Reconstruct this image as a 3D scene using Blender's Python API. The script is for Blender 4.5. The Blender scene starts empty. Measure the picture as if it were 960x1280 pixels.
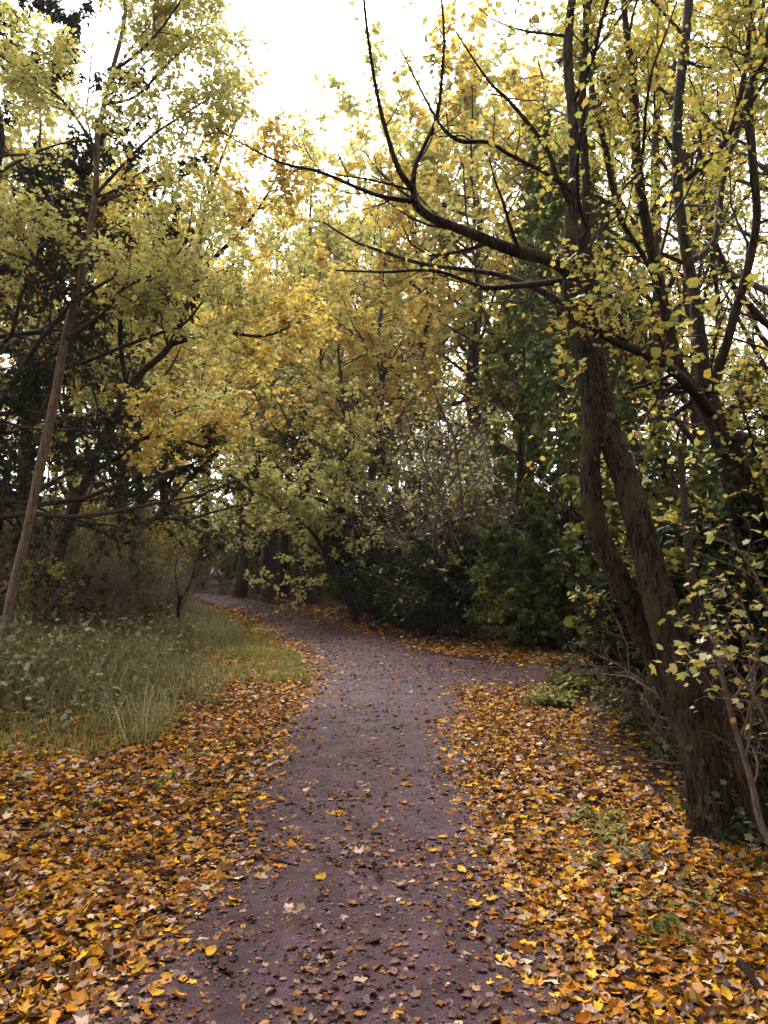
import bpy, math
import numpy as np
from mathutils import Vector

# ------------------------------------------------------------------ camera
S = bpy.context.scene
COL = S.collection
F, HOR = 967.0, 700.0                       # focal length and horizon row, in pixels of the 960x1280 photo
PITCH = math.atan((HOR - 640.0) / F)
CAM_H = 1.6
cd = bpy.data.cameras.new('camera')
cd.sensor_fit = 'VERTICAL'; cd.sensor_height = 24.0; cd.lens = 24.0 * F / 1280.0
cd.clip_start = 0.05; cd.clip_end = 2000
cam = bpy.data.objects.new('camera', cd); COL.objects.link(cam)
cam.location = (0, 0, CAM_H); cam.rotation_euler = (math.pi / 2 + PITCH, 0, 0)
S.camera = cam

# ------------------------------------------------------------------ sky, sun, exposure
SUN_EL, SUN_AZ = math.radians(52), math.radians(-12)     # azimuth from +Y towards +X
W = bpy.data.worlds.new('World'); S.world = W; W.use_nodes = True
nt = W.node_tree; nt.nodes.clear()
sky = nt.nodes.new('ShaderNodeTexSky'); sky.sky_type = 'NISHITA'; sky.sun_disc = False
sky.sun_elevation = SUN_EL; sky.sun_rotation = SUN_AZ
sky.air_density = 1.0; sky.dust_density = 6.0; sky.ozone_density = 1.0
hs = nt.nodes.new('ShaderNodeHueSaturation'); hs.inputs['Saturation'].default_value = 0.12
mx = nt.nodes.new('ShaderNodeMix'); mx.data_type = 'RGBA'; mx.inputs[0].default_value = 0.55
mx.inputs[7].default_value = (8.3, 8.2, 8.1, 1)           # flat overcast cloud deck
bg = nt.nodes.new('ShaderNodeBackground'); bg.inputs['Strength'].default_value = 0.15
wo = nt.nodes.new('ShaderNodeOutputWorld')
nt.links.new(sky.outputs[0], hs.inputs['Color']); nt.links.new(hs.outputs[0], mx.inputs[6])
nt.links.new(mx.outputs[2], bg.inputs['Color']); nt.links.new(bg.outputs[0], wo.inputs['Surface'])
sl = bpy.data.lights.new('sun', 'SUN'); sl.energy = 1.5; sl.angle = math.radians(18); sl.color = (1.0, 0.96, 0.91)
sun = bpy.data.objects.new('sun', sl); COL.objects.link(sun)
sd = Vector((math.sin(SUN_AZ) * math.cos(SUN_EL), math.cos(SUN_AZ) * math.cos(SUN_EL), math.sin(SUN_EL)))
sun.rotation_euler = sd.to_track_quat('Z', 'Y').to_euler()
sun.location = (0, 0, 40)
S.view_settings.view_transform = 'Standard'; S.view_settings.look = 'None'
S.view_settings.gamma = 1.0; S.view_settings.exposure = 1.9
S.render.engine = 'CYCLES'
cy = S.cycles
cy.max_bounces = 7; cy.diffuse_bounces = 4; cy.glossy_bounces = 2; cy.transmission_bounces = 5
cy.transparent_max_bounces = 4; cy.volume_bounces = 0; cy.use_denoising = True
cy.caustics_reflective = False; cy.caustics_refractive = False

# ------------------------------------------------------------------ pixel helpers (photo pixels -> world)
CP, SP = math.cos(PITCH), math.sin(PITCH)
def pt(px, py, Y):
    """world point seen at photo pixel (px,py), Y metres in front of the camera"""
    dx = (px - 480.0) / F; dy = -(py - 640.0) / F
    t = Y / (CP - dy * SP)
    return np.array([dx * t, Y, CAM_H + t * (SP + dy * CP)])
def gpt(px, py, z=0.0):
    dx = (px - 480.0) / F; dy = -(py - 640.0) / F
    t = (z - CAM_H) / (SP + dy * CP)
    return np.array([dx * t, t * (CP - dy * SP), z])
def project(P):
    P = np.asarray(P); x = P[..., 0]; y = P[..., 1]; z = P[..., 2] - CAM_H
    f = y * CP + z * SP; u = -y * SP + z * CP
    return 480 + F * x / f, 640 - F * u / f, f

# ------------------------------------------------------------------ materials
def srgb(r, g, b):
    f = lambda c: (c / 255 / 12.92) if c / 255 <= 0.04045 else ((c / 255 + 0.055) / 1.055) ** 2.4
    return (f(r), f(g), f(b), 1)
def ramp_node(nt, cols):
    r = nt.nodes.new('ShaderNodeValToRGB'); cr = r.color_ramp
    n = len(cols)
    cr.elements[0].position = 0; cr.elements[0].color = cols[0]
    cr.elements[1].position = 1; cr.elements[1].color = cols[-1]
    for i in range(1, n - 1):
        e = cr.elements.new(i / (n - 1)); e.color = cols[i]
    return r
def leaf_mat(name, cols, transl=0.42, src='attr', gloss=0.06):
    m = bpy.data.materials.new(name); m.use_nodes = True; nt = m.node_tree; nt.nodes.clear(); L = nt.links.new
    o = nt.nodes.new('ShaderNodeOutputMaterial')
    r = ramp_node(nt, [(c[0], c[1], c[2], 1) for c in cols])
    oi = nt.nodes.new('ShaderNodeObjectInfo')
    if src == 'attr':
        a = nt.nodes.new('ShaderNodeAttribute'); a.attribute_name = 'rnd'; fac = a.outputs['Fac']
    else:
        fac = oi.outputs['Random']
    L(fac, r.inputs[0])
    # blotches on the blade
    tc = nt.nodes.new('ShaderNodeTexCoord')
    nz = nt.nodes.new('ShaderNodeTexNoise'); nz.inputs['Scale'].default_value = 45; nz.inputs['Detail'].default_value = 2
    L(tc.outputs['Object'], nz.inputs['Vector'])
    hsv = nt.nodes.new('ShaderNodeHueSaturation')
    mr = nt.nodes.new('ShaderNodeMapRange'); mr.inputs[1].default_value = 0.25; mr.inputs[2].default_value = 0.75
    mr.inputs[3].default_value = 0.72; mr.inputs[4].default_value = 1.25
    L(nz.outputs['Fac'], mr.inputs[0]); L(mr.outputs[0], hsv.inputs['Value']); L(r.outputs[0], hsv.inputs['Color'])
    d = nt.nodes.new('ShaderNodeBsdfDiffuse'); t = nt.nodes.new('ShaderNodeBsdfTranslucent')
    g = nt.nodes.new('ShaderNodeBsdfGlossy'); g.inputs['Roughness'].default_value = 0.42
    g.inputs['Color'].default_value = (1, 1, 1, 1)
    L(hsv.outputs[0], d.inputs['Color']); L(hsv.outputs[0], t.inputs['Color'])
    m1 = nt.nodes.new('ShaderNodeMixShader'); m1.inputs[0].default_value = transl
    L(d.outputs[0], m1.inputs[1]); L(t.outputs[0], m1.inputs[2])
    m2 = nt.nodes.new('ShaderNodeMixShader'); m2.inputs[0].default_value = gloss
    L(m1.outputs[0], m2.inputs[1]); L(g.outputs[0], m2.inputs[2])
    L(m2.outputs[0], o.inputs['Surface'])
    return m
def bark_mat(name, dark, light, moss=None, scale=1.0, bump=0.6, moss_amt=0.45):
    m = bpy.data.materials.new(name); m.use_nodes = True; nt = m.node_tree; nt.nodes.clear(); L = nt.links.new
    o = nt.nodes.new('ShaderNodeOutputMaterial'); b = nt.nodes.new('ShaderNodeBsdfPrincipled')
    b.inputs['Roughness'].default_value = 0.85; b.inputs['Specular IOR Level'].default_value = 0.12
    tc = nt.nodes.new('ShaderNodeTexCoord'); mp = nt.nodes.new('ShaderNodeMapping')
    mp.inputs['Scale'].default_value = (44 * scale, 44 * scale, 6.5 * scale)
    L(tc.outputs['Object'], mp.inputs['Vector'])
    n1 = nt.nodes.new('ShaderNodeTexNoise'); n1.inputs['Scale'].default_value = 1.0; n1.inputs['Detail'].default_value = 6
    n1.inputs['Roughness'].default_value = 0.72; n1.inputs['Distortion'].default_value = 1.2
    L(mp.outputs[0], n1.inputs['Vector'])
    r = ramp_node(nt, [dark, dark, light, light]); r.color_ramp.elements[1].position = 0.43; r.color_ramp.elements[2].position = 0.60
    L(n1.outputs['Fac'], r.inputs[0])
    col = r.outputs[0]
    if moss:
        n2 = nt.nodes.new('ShaderNodeTexNoise'); n2.inputs['Scale'].default_value = 3.5; n2.inputs['Detail'].default_value = 5
        L(tc.outputs['Object'], n2.inputs['Vector'])
        mr = nt.nodes.new('ShaderNodeMapRange'); mr.inputs[1].default_value = 0.5; mr.inputs[2].default_value = 0.68
        mr.inputs[4].default_value = moss_amt
        L(n2.outputs['Fac'], mr.inputs[0])
        mm = nt.nodes.new('ShaderNodeMix'); mm.data_type = 'RGBA'; mm.inputs[7].default_value = moss
        L(mr.outputs[0], mm.inputs[0]); L(col, mm.inputs[6]); col = mm.outputs[2]
    L(col, b.inputs['Base Color'])
    bp = nt.nodes.new('ShaderNodeBump'); bp.inputs['Strength'].default_value = bump; bp.inputs['Distance'].default_value = 0.03
    L(n1.outputs['Fac'], bp.inputs['Height']); L(bp.outputs[0], b.inputs['Normal'])
    L(b.outputs[0], o.inputs['Surface'])
    return m

GOLD = [(0.48, 0.38, 0.075), (0.66, 0.49, 0.10), (0.42, 0.35, 0.08), (0.66, 0.43, 0.075), (0.54, 0.30, 0.055)]
OLIVE = [(0.30, 0.31, 0.09), (0.50, 0.455, 0.14), (0.38, 0.37, 0.11), (0.56, 0.45, 0.12), (0.26, 0.265, 0.075)]
PALEG = [(0.36, 0.36, 0.11), (0.56, 0.52, 0.20), (0.46, 0.42, 0.12), (0.62, 0.48, 0.12), (0.31, 0.31, 0.10)]
YGREEN = [(0.18, 0.225, 0.04), (0.40, 0.36, 0.075), (0.28, 0.30, 0.055), (0.54, 0.38, 0.075), (0.38, 0.33, 0.065), (0.50, 0.31, 0.06), (0.16, 0.20, 0.04)]
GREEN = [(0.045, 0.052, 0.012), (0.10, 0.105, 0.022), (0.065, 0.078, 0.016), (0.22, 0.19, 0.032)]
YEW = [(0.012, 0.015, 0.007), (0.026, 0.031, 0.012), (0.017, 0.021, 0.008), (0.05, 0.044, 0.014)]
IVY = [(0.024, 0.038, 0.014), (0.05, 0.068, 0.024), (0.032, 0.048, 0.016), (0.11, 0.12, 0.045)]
NETTLE = [(0.06, 0.072, 0.026), (0.13, 0.14, 0.06), (0.09, 0.095, 0.032), (0.25, 0.24, 0.13), (0.12, 0.085, 0.035), (0.08, 0.09, 0.03)]
LITTER = [(0.010, 0.004, 0.003), (0.30, 0.095, 0.005), (0.024, 0.009, 0.005), (0.50, 0.21, 0.010), (0.22, 0.125, 0.09),
          (0.014, 0.005, 0.004), (0.40, 0.135, 0.005), (0.03, 0.011, 0.007), (0.60, 0.33, 0.022), (0.014, 0.005, 0.005), (0.42, 0.27, 0.21), (0.07, 0.024, 0.009), (0.58, 0.30, 0.018), (0.014, 0.006, 0.004),
          (0.40, 0.155, 0.007), (0.14, 0.046, 0.010), (0.03, 0.011, 0.007), (0.54, 0.40, 0.27), (0.08, 0.034, 0.02), (0.46, 0.18, 0.008), (0.018, 0.007, 0.005), (0.34, 0.11, 0.006)]
PATHLEAF = [(0.016, 0.006, 0.005), (0.05, 0.02, 0.014), (0.15, 0.08, 0.055), (0.024, 0.010, 0.008), (0.25, 0.15, 0.09),
            (0.04, 0.014, 0.010), (0.09, 0.042, 0.03), (0.014, 0.006, 0.005), (0.28, 0.11, 0.015), (0.035, 0.015, 0.011), (0.11, 0.06, 0.05)]
GRASSC = [(0.12, 0.14, 0.03), (0.22, 0.215, 0.055), (0.17, 0.19, 0.04), (0.27, 0.22, 0.09)]
DRYC = [(0.10, 0.115, 0.035), (0.26, 0.23, 0.11), (0.11, 0.085, 0.035), (0.17, 0.185, 0.06), (0.30, 0.26, 0.14), (0.12, 0.14, 0.04)]
M = {}
for k, c, tr in (('gold', GOLD, .52), ('olive', OLIVE, .52), ('paleg', PALEG, .45), ('ygreen', YGREEN, .52), ('green', GREEN, .35),
                 ('yew', YEW, .1), ('ivy', IVY, .15), ('nettle', NETTLE, .3), ('litter', LITTER, .12), ('pathleaf', PATHLEAF, .05),
                 ('grass', GRASSC, .3), ('dry', DRYC, .3)):
    M[k] = leaf_mat('leaf_' + k, c, tr, gloss=0.008 if k in ('litter', 'pathleaf', 'dry', 'grass', 'yew', 'nettle', 'green', 'ivy') else 0.03)
M['litter_one'] = leaf_mat('leaf_litter_single', LITTER, .12, 'obj', 0.008)
M['ygreen_one'] = leaf_mat('leaf_yellow_single', YGREEN, .5, 'obj')
M['nettle_one'] = leaf_mat('leaf_plant_single', NETTLE, .3, 'obj')
M['bark'] = bark_mat('bark_brown', (0.005, 0.0028, 0.002, 1), (0.070, 0.044, 0.029, 1), (0.065, 0.058, 0.018, 1), scale=1.0, bump=1.0, moss_amt=.8)
M['bark_dark'] = bark_mat('bark_dark', (0.006, 0.003, 0.002, 1), (0.028, 0.016, 0.011, 1), (0.03, 0.03, 0.012, 1), moss_amt=0.3)
M['bark_pale'] = bark_mat('bark_pale', (0.045, 0.028, 0.018, 1), (0.17, 0.115, 0.075, 1), (0.075, 0.07, 0.03, 1), bump=0.6)
M['bark_mid'] = bark_mat('bark_mid', (0.010, 0.006, 0.005, 1), (0.075, 0.048, 0.033, 1), (0.045, 0.04, 0.016, 1), scale=1.3, bump=0.9)
M['twig'] = bark_mat('twig_bark', (0.015, 0.009, 0.007, 1), (0.05, 0.032, 0.022, 1), bump=0.1)
M['twig_brown'] = bark_mat('twig_brown', (0.05, 0.032, 0.020, 1), (0.20, 0.14, 0.095, 1), bump=0.1)
M['twig_pale'] = bark_mat('twig_pale', (0.08, 0.055, 0.042, 1), (0.20, 0.15, 0.12, 1), bump=0.1)
M['stem_green'] = bark_mat('stem_green', (0.05, 0.045, 0.02, 1), (0.14, 0.11, 0.06, 1), bump=0.1)

def ground_mat():
    m = bpy.data.materials.new('soil_leaf_mould'); m.use_nodes = True; nt = m.node_tree; nt.nodes.clear(); L = nt.links.new
    o = nt.nodes.new('ShaderNodeOutputMaterial'); b = nt.nodes.new('ShaderNodeBsdfPrincipled'); b.inputs['Roughness'].default_value = 0.9; b.inputs['Specular IOR Level'].default_value = 0.08
    tc = nt.nodes.new('ShaderNodeTexCoord')
    n1 = nt.nodes.new('ShaderNodeTexNoise'); n1.inputs['Scale'].default_value = 9; n1.inputs['Detail'].default_value = 8
    n1.inputs['Roughness'].default_value = 0.7
    v = nt.nodes.new('ShaderNodeTexVoronoi'); v.inputs['Scale'].default_value = 22
    L(tc.outputs['Object'], n1.inputs['Vector']); L(tc.outputs['Object'], v.inputs['Vector'])
    r = ramp_node(nt, [(0.010, 0.005, 0.004, 1), (0.028, 0.013, 0.009, 1), (0.05, 0.025, 0.016, 1), (0.022, 0.011, 0.008, 1)])
    L(n1.outputs['Fac'], r.inputs[0])
    mm = nt.nodes.new('ShaderNodeMix'); mm.data_type = 'RGBA'; mm.blend_type = 'MULTIPLY'; mm.inputs[0].default_value = 0.7
    L(r.outputs[0], mm.inputs[6]); L(v.outputs['Distance'], mm.inputs[7]); L(mm.outputs[2], b.inputs['Base Color'])
    bp = nt.nodes.new('ShaderNodeBump'); bp.inputs['Strength'].default_value = 0.8; bp.inputs['Distance'].default_value = 0.04
    L(n1.outputs['Fac'], bp.inputs['Height']); L(bp.outputs[0], b.inputs['Normal']); L(b.outputs[0], o.inputs['Surface'])
    return m
def path_mat():
    m = bpy.data.materials.new('damp_gravel_path'); m.use_nodes = True; nt = m.node_tree; nt.nodes.clear(); L = nt.links.new
    o = nt.nodes.new('ShaderNodeOutputMaterial'); b = nt.nodes.new('ShaderNodeBsdfPrincipled')
    b.inputs['Specular IOR Level'].default_value = 0.12
    tc = nt.nodes.new('ShaderNodeTexCoord')
    def noise(sc, det=4, rough=0.6):
        n = nt.nodes.new('ShaderNodeTexNoise'); n.inputs['Scale'].default_value = sc; n.inputs['Detail'].default_value = det
        n.inputs['Roughness'].default_value = rough; L(tc.outputs['Object'], n.inputs['Vector']); return n
    big = noise(1.3, 5); mid = noise(14, 6, 0.7); fine = noise(140, 3, 0.7)
    v = nt.nodes.new('ShaderNodeTexVoronoi'); v.inputs['Scale'].default_value = 75; L(tc.outputs['Object'], v.inputs['Vector'])
    r = ramp_node(nt, [(0.030, 0.012, 0.011, 1), (0.056, 0.027, 0.031, 1), (0.050, 0.026, 0.036, 1), (0.080, 0.044, 0.056, 1)])
    r.color_ramp.elements[0].position = 0.25; r.color_ramp.elements[-1].position = 0.75
    L(big.outputs['Fac'], r.inputs[0])
    r2 = ramp_node(nt, [(0.30, 0.25, 0.25, 1), (0.85, 0.82, 0.82, 1), (1.15, 1.15, 1.17, 1)])
    r2.color_ramp.elements[0].position = 0.3; r2.color_ramp.elements[1].position = 0.5; r2.color_ramp.elements[-1].position = 0.75
    L(mid.outputs['Fac'], r2.inputs[0])
    m1 = nt.nodes.new('ShaderNodeMix'); m1.data_type = 'RGBA'; m1.blend_type = 'MULTIPLY'; m1.inputs[0].default_value = 0.75
    L(r.outputs[0], m1.inputs[6]); L(r2.outputs[0], m1.inputs[7])
    r3 = ramp_node(nt, [(0.35, 0.32, 0.32, 1), (1, 1, 1, 1), (1.0, 1.0, 1.0, 1), (2.6, 2.5, 2.5, 1)])
    r3.color_ramp.elements[0].position = 0.3; r3.color_ramp.elements[-1].position = 0.78
    L(fine.outputs['Fac'], r3.inputs[0])
    m2 = nt.nodes.new('ShaderNodeMix'); m2.data_type = 'RGBA'; m2.blend_type = 'MULTIPLY'; m2.inputs[0].default_value = 0.8
    L(m1.outputs[2], m2.inputs[6]); L(r3.outputs[0], m2.inputs[7])
    patch = noise(4.2, 7, 0.72); r4 = ramp_node(nt, [(0.34, 0.24, 0.21, 1), (0.8, 0.74, 0.74, 1), (1.25, 1.25, 1.27, 1)])
    r4.color_ramp.elements[0].position = 0.36; r4.color_ramp.elements[1].position = 0.5; r4.color_ramp.elements[-1].position = 0.64
    L(patch.outputs['Fac'], r4.inputs[0])
    m3 = nt.nodes.new('ShaderNodeMix'); m3.data_type = 'RGBA'; m3.blend_type = 'MULTIPLY'; m3.inputs[0].default_value = 0.85
    L(m2.outputs[2], m3.inputs[6]); L(r4.outputs[0], m3.inputs[7]); L(m3.outputs[2], b.inputs['Base Color'])
    rr = nt.nodes.new('ShaderNodeMapRange'); rr.inputs[1].default_value = 0.35; rr.inputs[2].default_value = 0.65
    rr.inputs[3].default_value = 0.36; rr.inputs[4].default_value = 0.8
    L(mid.outputs['Fac'], rr.inputs[0]); L(rr.outputs[0], b.inputs['Roughness'])
    ad = nt.nodes.new('ShaderNodeMath'); ad.operation = 'MULTIPLY_ADD'; ad.inputs[1].default_value = 0.35
    L(fine.outputs['Fac'], ad.inputs[0]); L(mid.outputs['Fac'], ad.inputs[2])
    ad2 = nt.nodes.new('ShaderNodeMath'); ad2.operation = 'MULTIPLY_ADD'; ad2.inputs[1].default_value = -0.25
    L(v.outputs['Distance'], ad2.inputs[0]); L(ad.outputs[0], ad2.inputs[2])
    bp = nt.nodes.new('ShaderNodeBump'); bp.inputs['Strength'].default_value = 0.7; bp.inputs['Distance'].default_value = 0.02
    L(ad2.outputs[0], bp.inputs['Height']); L(bp.outputs[0], b.inputs['Normal']); L(b.outputs[0], o.inputs['Surface'])
    return m
def stone_mat():
    m = bark_mat('pale_stone', (0.22, 0.17, 0.16, 1), (0.5, 0.42, 0.40, 1), bump=0.4)
    return m
M['ground'] = ground_mat(); M['path'] = path_mat(); M['stone'] = stone_mat()

# ------------------------------------------------------------------ mesh helpers
def mesh_np(name, V, faces, rnd=None, smooth=False):
    """V (n,3); faces: list of int arrays (m,3) or (m,4); rnd: per-vertex float"""
    me = bpy.data.meshes.new(name)
    V = np.asarray(V, np.float32)
    me.vertices.add(len(V)); me.vertices.foreach_set('co', V.ravel())
    loops = np.concatenate([np.asarray(f, np.int32).ravel() for f in faces]) if faces else np.zeros(0, np.int32)
    sizes = np.concatenate([np.full(len(f), f.shape[1], np.int32) for f in faces])
    starts = np.concatenate([[0], np.cumsum(sizes)[:-1]]).astype(np.int32)
    me.loops.add(len(loops)); me.loops.foreach_set('vertex_index', loops)
    me.polygons.add(len(sizes)); me.polygons.foreach_set('loop_start', starts); me.polygons.foreach_set('loop_total', sizes)
    if smooth: me.polygons.foreach_set('use_smooth', np.ones(len(sizes), bool))
    if rnd is not None:
        a = me.attributes.new('rnd', 'FLOAT', 'POINT'); a.data.foreach_set('value', np.asarray(rnd, np.float32))
    me.update(calc_edges=True)
    return me
def ob(name, me, mat, parent=None, kind=None, loc=None):
    if mat is not None and not me.materials: me.materials.append(mat)
    o = bpy.data.objects.new(name, me); COL.objects.link(o)
    if parent is not None: o.parent = parent
    if kind: o['kind'] = kind
    if loc is not None: o.location = loc
    return o
def tag(o, label, cat, group=None):
    o['label'] = label; o['category'] = cat
    if group: o['group'] = group
    return o
def empty(name, loc, label, cat, group=None):
    o = bpy.data.objects.new(name, None); COL.objects.link(o); o.location = loc
    o.empty_display_size = 0.2
    return tag(o, label, cat, group)
def copy_tree(o, parent=None):
    c = o.copy(); COL.objects.link(c); c.parent = parent
    for ch in o.children: copy_tree(ch, c)
    return c
def norm(v): return v / np.maximum(np.linalg.norm(v, axis=-1, keepdims=True), 1e-9)
def catmull(P, per=5):
    P = np.asarray(P, float)
    Q = np.vstack([2 * P[0] - P[1], P, 2 * P[-1] - P[-2]])
    out = []
    for i in range(1, len(Q) - 2):
        p0, p1, p2, p3 = Q[i - 1], Q[i], Q[i + 1], Q[i + 2]
        for k in range(per):
            t = k / per
            out.append(0.5 * ((2 * p1) + (-p0 + p2) * t + (2 * p0 - 5 * p1 + 4 * p2 - p3) * t * t + (-p0 + 3 * p1 - 3 * p2 + p3) * t ** 3))
    out.append(Q[-2])
    return np.array(out)
def tubes(P, R, sides, lump=0.0, rng=None, ridge=0.0):
    """P (M,n,3), R (M,n) -> verts, quads; tip closed by small radius"""
    Mn, n, _ = P.shape
    T = np.empty_like(P); T[:, 1:-1] = P[:, 2:] - P[:, :-2]; T[:, 0] = P[:, 1] - P[:, 0]; T[:, -1] = P[:, -1] - P[:, -2]
    T = norm(T)
    mean = norm(P[:, -1] - P[:, 0])
    ref = np.where(np.abs(mean[:, 2:3]) > 0.8, np.array([[1.0, 0, 0]]), np.array([[0, 0, 1.0]]))[:, None, :]
    A = norm(np.cross(T, ref)); B = np.cross(T, A)
    th = np.arange(sides) * 2 * np.pi / sides
    RR = np.repeat(R[:, :, None], sides, 2)
    if lump > 0:
        ph = rng.uniform(0, 6.28, (Mn, 1, 3)); s = np.linspace(0, 1, n)[None, :, None] * rng.uniform(4, 9, (Mn, 1, 3))
        for q, fq in enumerate((2, 3, 5)):
            RR = RR * (1 + lump / (q + 1) * np.sin(fq * th[None, None, :] + ph[..., q:q + 1] + s[..., q:q + 1]))
        RR = RR * (1 + lump * 0.5 * rng.standard_normal((Mn, n, 1)).clip(-1.5, 1.5) * 0.5)
    if ridge > 0:
        ln = np.concatenate([np.zeros((Mn, 1)), np.cumsum(np.linalg.norm(np.diff(P, axis=1), axis=2), 1)], 1)[:, :, None]
        fis = np.zeros((Mn, n, sides))
        for fq, kz, am in ((9, 3.1, 1.0), (13, -2.3, .9), (17, 4.7, .7), (6, 7.0, .8)):
            fis += am * np.abs(np.sin(.5 * fq * th[None, None, :] + kz * ln + rng.uniform(0, 6.28) + .8 * np.sin(ln * 5 + fq)))
        RR = RR * (1 + ridge * (fis - 2.0) + ridge * .8 * rng.standard_normal((Mn, n, sides)))
    V = P[:, :, None, :] + RR[..., None] * (np.cos(th)[None, None, :, None] * A[:, :, None, :] + np.sin(th)[None, None, :, None] * B[:, :, None, :])
    V = V.reshape(-1, 3)
    base = (np.arange(Mn) * n * sides)[:, None, None]; i = (np.arange(n - 1) * sides)[None, :, None]; j = np.arange(sides)[None, None, :]; j2 = (j + 1) % sides
    a = base + i + j; b = base + i + j2; c = b + sides; d = a + sides
    return V, np.stack([a, b, c, d], -1).reshape(-1, 4)
class Acc:
    def __init__(s): s.V = []; s.F = []; s.R = []; s.n = 0
    def add(s, V, F, R=None):
        s.V.append(V); s.F.append(F + s.n); s.n += len(V)
        s.R.append(R if R is not None else np.zeros(len(V)))
    def mesh(s, name, smooth=False):
        q = [f for f in s.F if f.shape[1] == 4]; t = [f for f in s.F if f.shape[1] == 3]
        fs = []
        if q: fs.append(np.vstack(q))
        if t: fs.append(np.vstack(t))
        return mesh_np(name, np.vstack(s.V), fs, np.concatenate(s.R), smooth)
UP = np.array([0, 0, 1.0])
def sprout(P, R, k, t0, t1, ang, ratio, n, trop, wander, rf, rng, minlen=0.0, flat=0.0, shrink=0.5, tipr=0.25, bias=None):
    """children polylines on parents (vectorised)"""
    Mn, m, _ = P.shape
    idx = np.repeat(np.arange(Mn), k); N = len(idx)
    tt = (np.tile((np.arange(k) + 0.5) / k, Mn) + rng.uniform(-0.5, 0.5, N) / k)
    t = t0 + (t1 - t0) * tt
    f = np.clip(t, 0, 0.999) * (m - 1); i = f.astype(int); w = (f - i)[:, None]
    pos = P[idx, i] * (1 - w) + P[idx, i + 1] * w
    tan = norm(P[idx, i + 1] - P[idx, i])
    r = R[idx, i] * (1 - w[:, 0]) + R[idx, i + 1] * w[:, 0]
    plen = np.linalg.norm(np.diff(P, axis=1), axis=2).sum(1)[idx]
    rv = rng.standard_normal((N, 3)); rv[:, 2] *= (1 - flat)
    if bias is not None: rv += bias
    perp = norm(rv - (rv * tan).sum(1, keepdims=True) * tan)
    a = np.radians(ang) * rng.uniform(0.65, 1.3, N)[:, None]
    d = norm(np.cos(a) * tan + np.sin(a) * perp)
    L = np.maximum(plen * ratio * (1 - shrink * tt) * rng.uniform(0.6, 1.25, N), minlen)
    Q = np.empty((N, n, 3)); Q[:, 0] = pos
    st = (L / (n - 1))[:, None]
    for j in range(1, n):
        d = norm(d + wander * rng.standard_normal((N, 3)) + trop * UP)
        Q[:, j] = Q[:, j - 1] + d * st
    r0 = r * rf
    return Q, r0[:, None] * np.linspace(1, tipr, n)[None, :]

# leaf templates: x along the blade, y across, z up; unit length
def tmpl_simple():
    V = np.array([(0, 0, 0), (.3, .26, .05), (.72, .2, .04), (1, 0, -.06), (.72, -.2, .04), (.3, -.26, .05)])
    return V, np.array([(0, 3, 2, 1), (0, 5, 4, 3)])
def tmpl_round():
    V = np.array([(0, 0, 0), (.18, .40, .06), (.75, .38, .05), (1, 0, -.08), (.75, -.38, .05), (.18, -.40, .06)])
    return V, np.array([(0, 3, 2, 1), (0, 5, 4, 3)])
def tmpl_maple(curl=0.15, seed=0, lobes=5):
    r = np.random.default_rng(seed)
    pts = [(0, 0)]
    angs = np.radians([-118, -62, 0, 62, 118]); lens = np.array([.42, .62, .72, .62, .42]) * r.uniform(.88, 1.1, 5)
    c = np.array([0.32, 0.0])
    out = []
    for q in range(5):
        out.append(c + lens[q] * np.array([math.cos(angs[q]), math.sin(angs[q])]) * (0.97))
        if q < 4:
            am = (angs[q] + angs[q + 1]) / 2
            out.append(c + 0.38 * np.array([math.cos(am), math.sin(am)]) * r.uniform(.85, 1.15))
    V2 = np.array([c] + [np.array([0.02, 0.0])] + out)
    z = curl * (np.linalg.norm(V2 - c, axis=1) ** 2) * r.uniform(-0.6, 1.6, len(V2)) + 0.05 * r.standard_normal(len(V2))
    z[0] = 0
    V = np.column_stack([V2, z]); n = len(out)
    Fc = [(0, 2 + i, 3 + i) for i in range(n - 1)] + [(0, 1, 2), (0, n + 1, 1)]
    return V, np.array(Fc)
def tmpl_far():
    V = np.array([(0, 0, 0), (.5, .36, .10), (1, 0, 0), (.5, -.36, .10)])
    return V, np.array([(0, 2, 1), (0, 3, 2)])
def place(tm, pos, axis, nrm, size, rng):
    """instances of a leaf template as one array"""
    V0, F0 = tm; N = len(pos)
    ax = norm(axis); nr = norm(nrm - (nrm * ax).sum(1, keepdims=True) * ax); bi = np.cross(nr, ax)
    s = size[:, None, None] if np.ndim(size) else size
    V = pos[:, None, :] + s * (V0[None, :, 0:1] * ax[:, None, :] + V0[None, :, 1:2] * bi[:, None, :] + V0[None, :, 2:3] * nr[:, None, :])
    Fc = (np.arange(N) * len(V0))[:, None, None] + F0[None]
    return V.reshape(-1, 3), Fc.reshape(-1, F0.shape[1])
def leaf_sites(P, k, t0, rng, droop=0.35, tilt=0.55, spread=0.03):
    Mn, m, _ = P.shape
    idx = np.repeat(np.arange(Mn), k); N = len(idx)
    t = rng.uniform(t0, 1.0, N); f = np.clip(t, 0, .999) * (m - 1); i = f.astype(int); w = (f - i)[:, None]
    pos = P[idx, i] * (1 - w) + P[idx, i + 1] * w + spread * rng.standard_normal((N, 3))
    tan = norm(P[idx, i + 1] - P[idx, i])
    ax = norm(0.5 * tan + 0.8 * rng.standard_normal((N, 3)) * np.array([1, 1, .5]) - droop * UP)
    nr = norm(UP + tilt * rng.standard_normal((N, 3)))
    return pos, ax, nr
def leaves(acc, tm, P, k, t0, size, rng, **kw):
    pos, ax, nr = leaf_sites(P, k, t0, rng, **kw)
    add_leaves(acc, tm, pos, ax, nr, size, rng)
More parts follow.
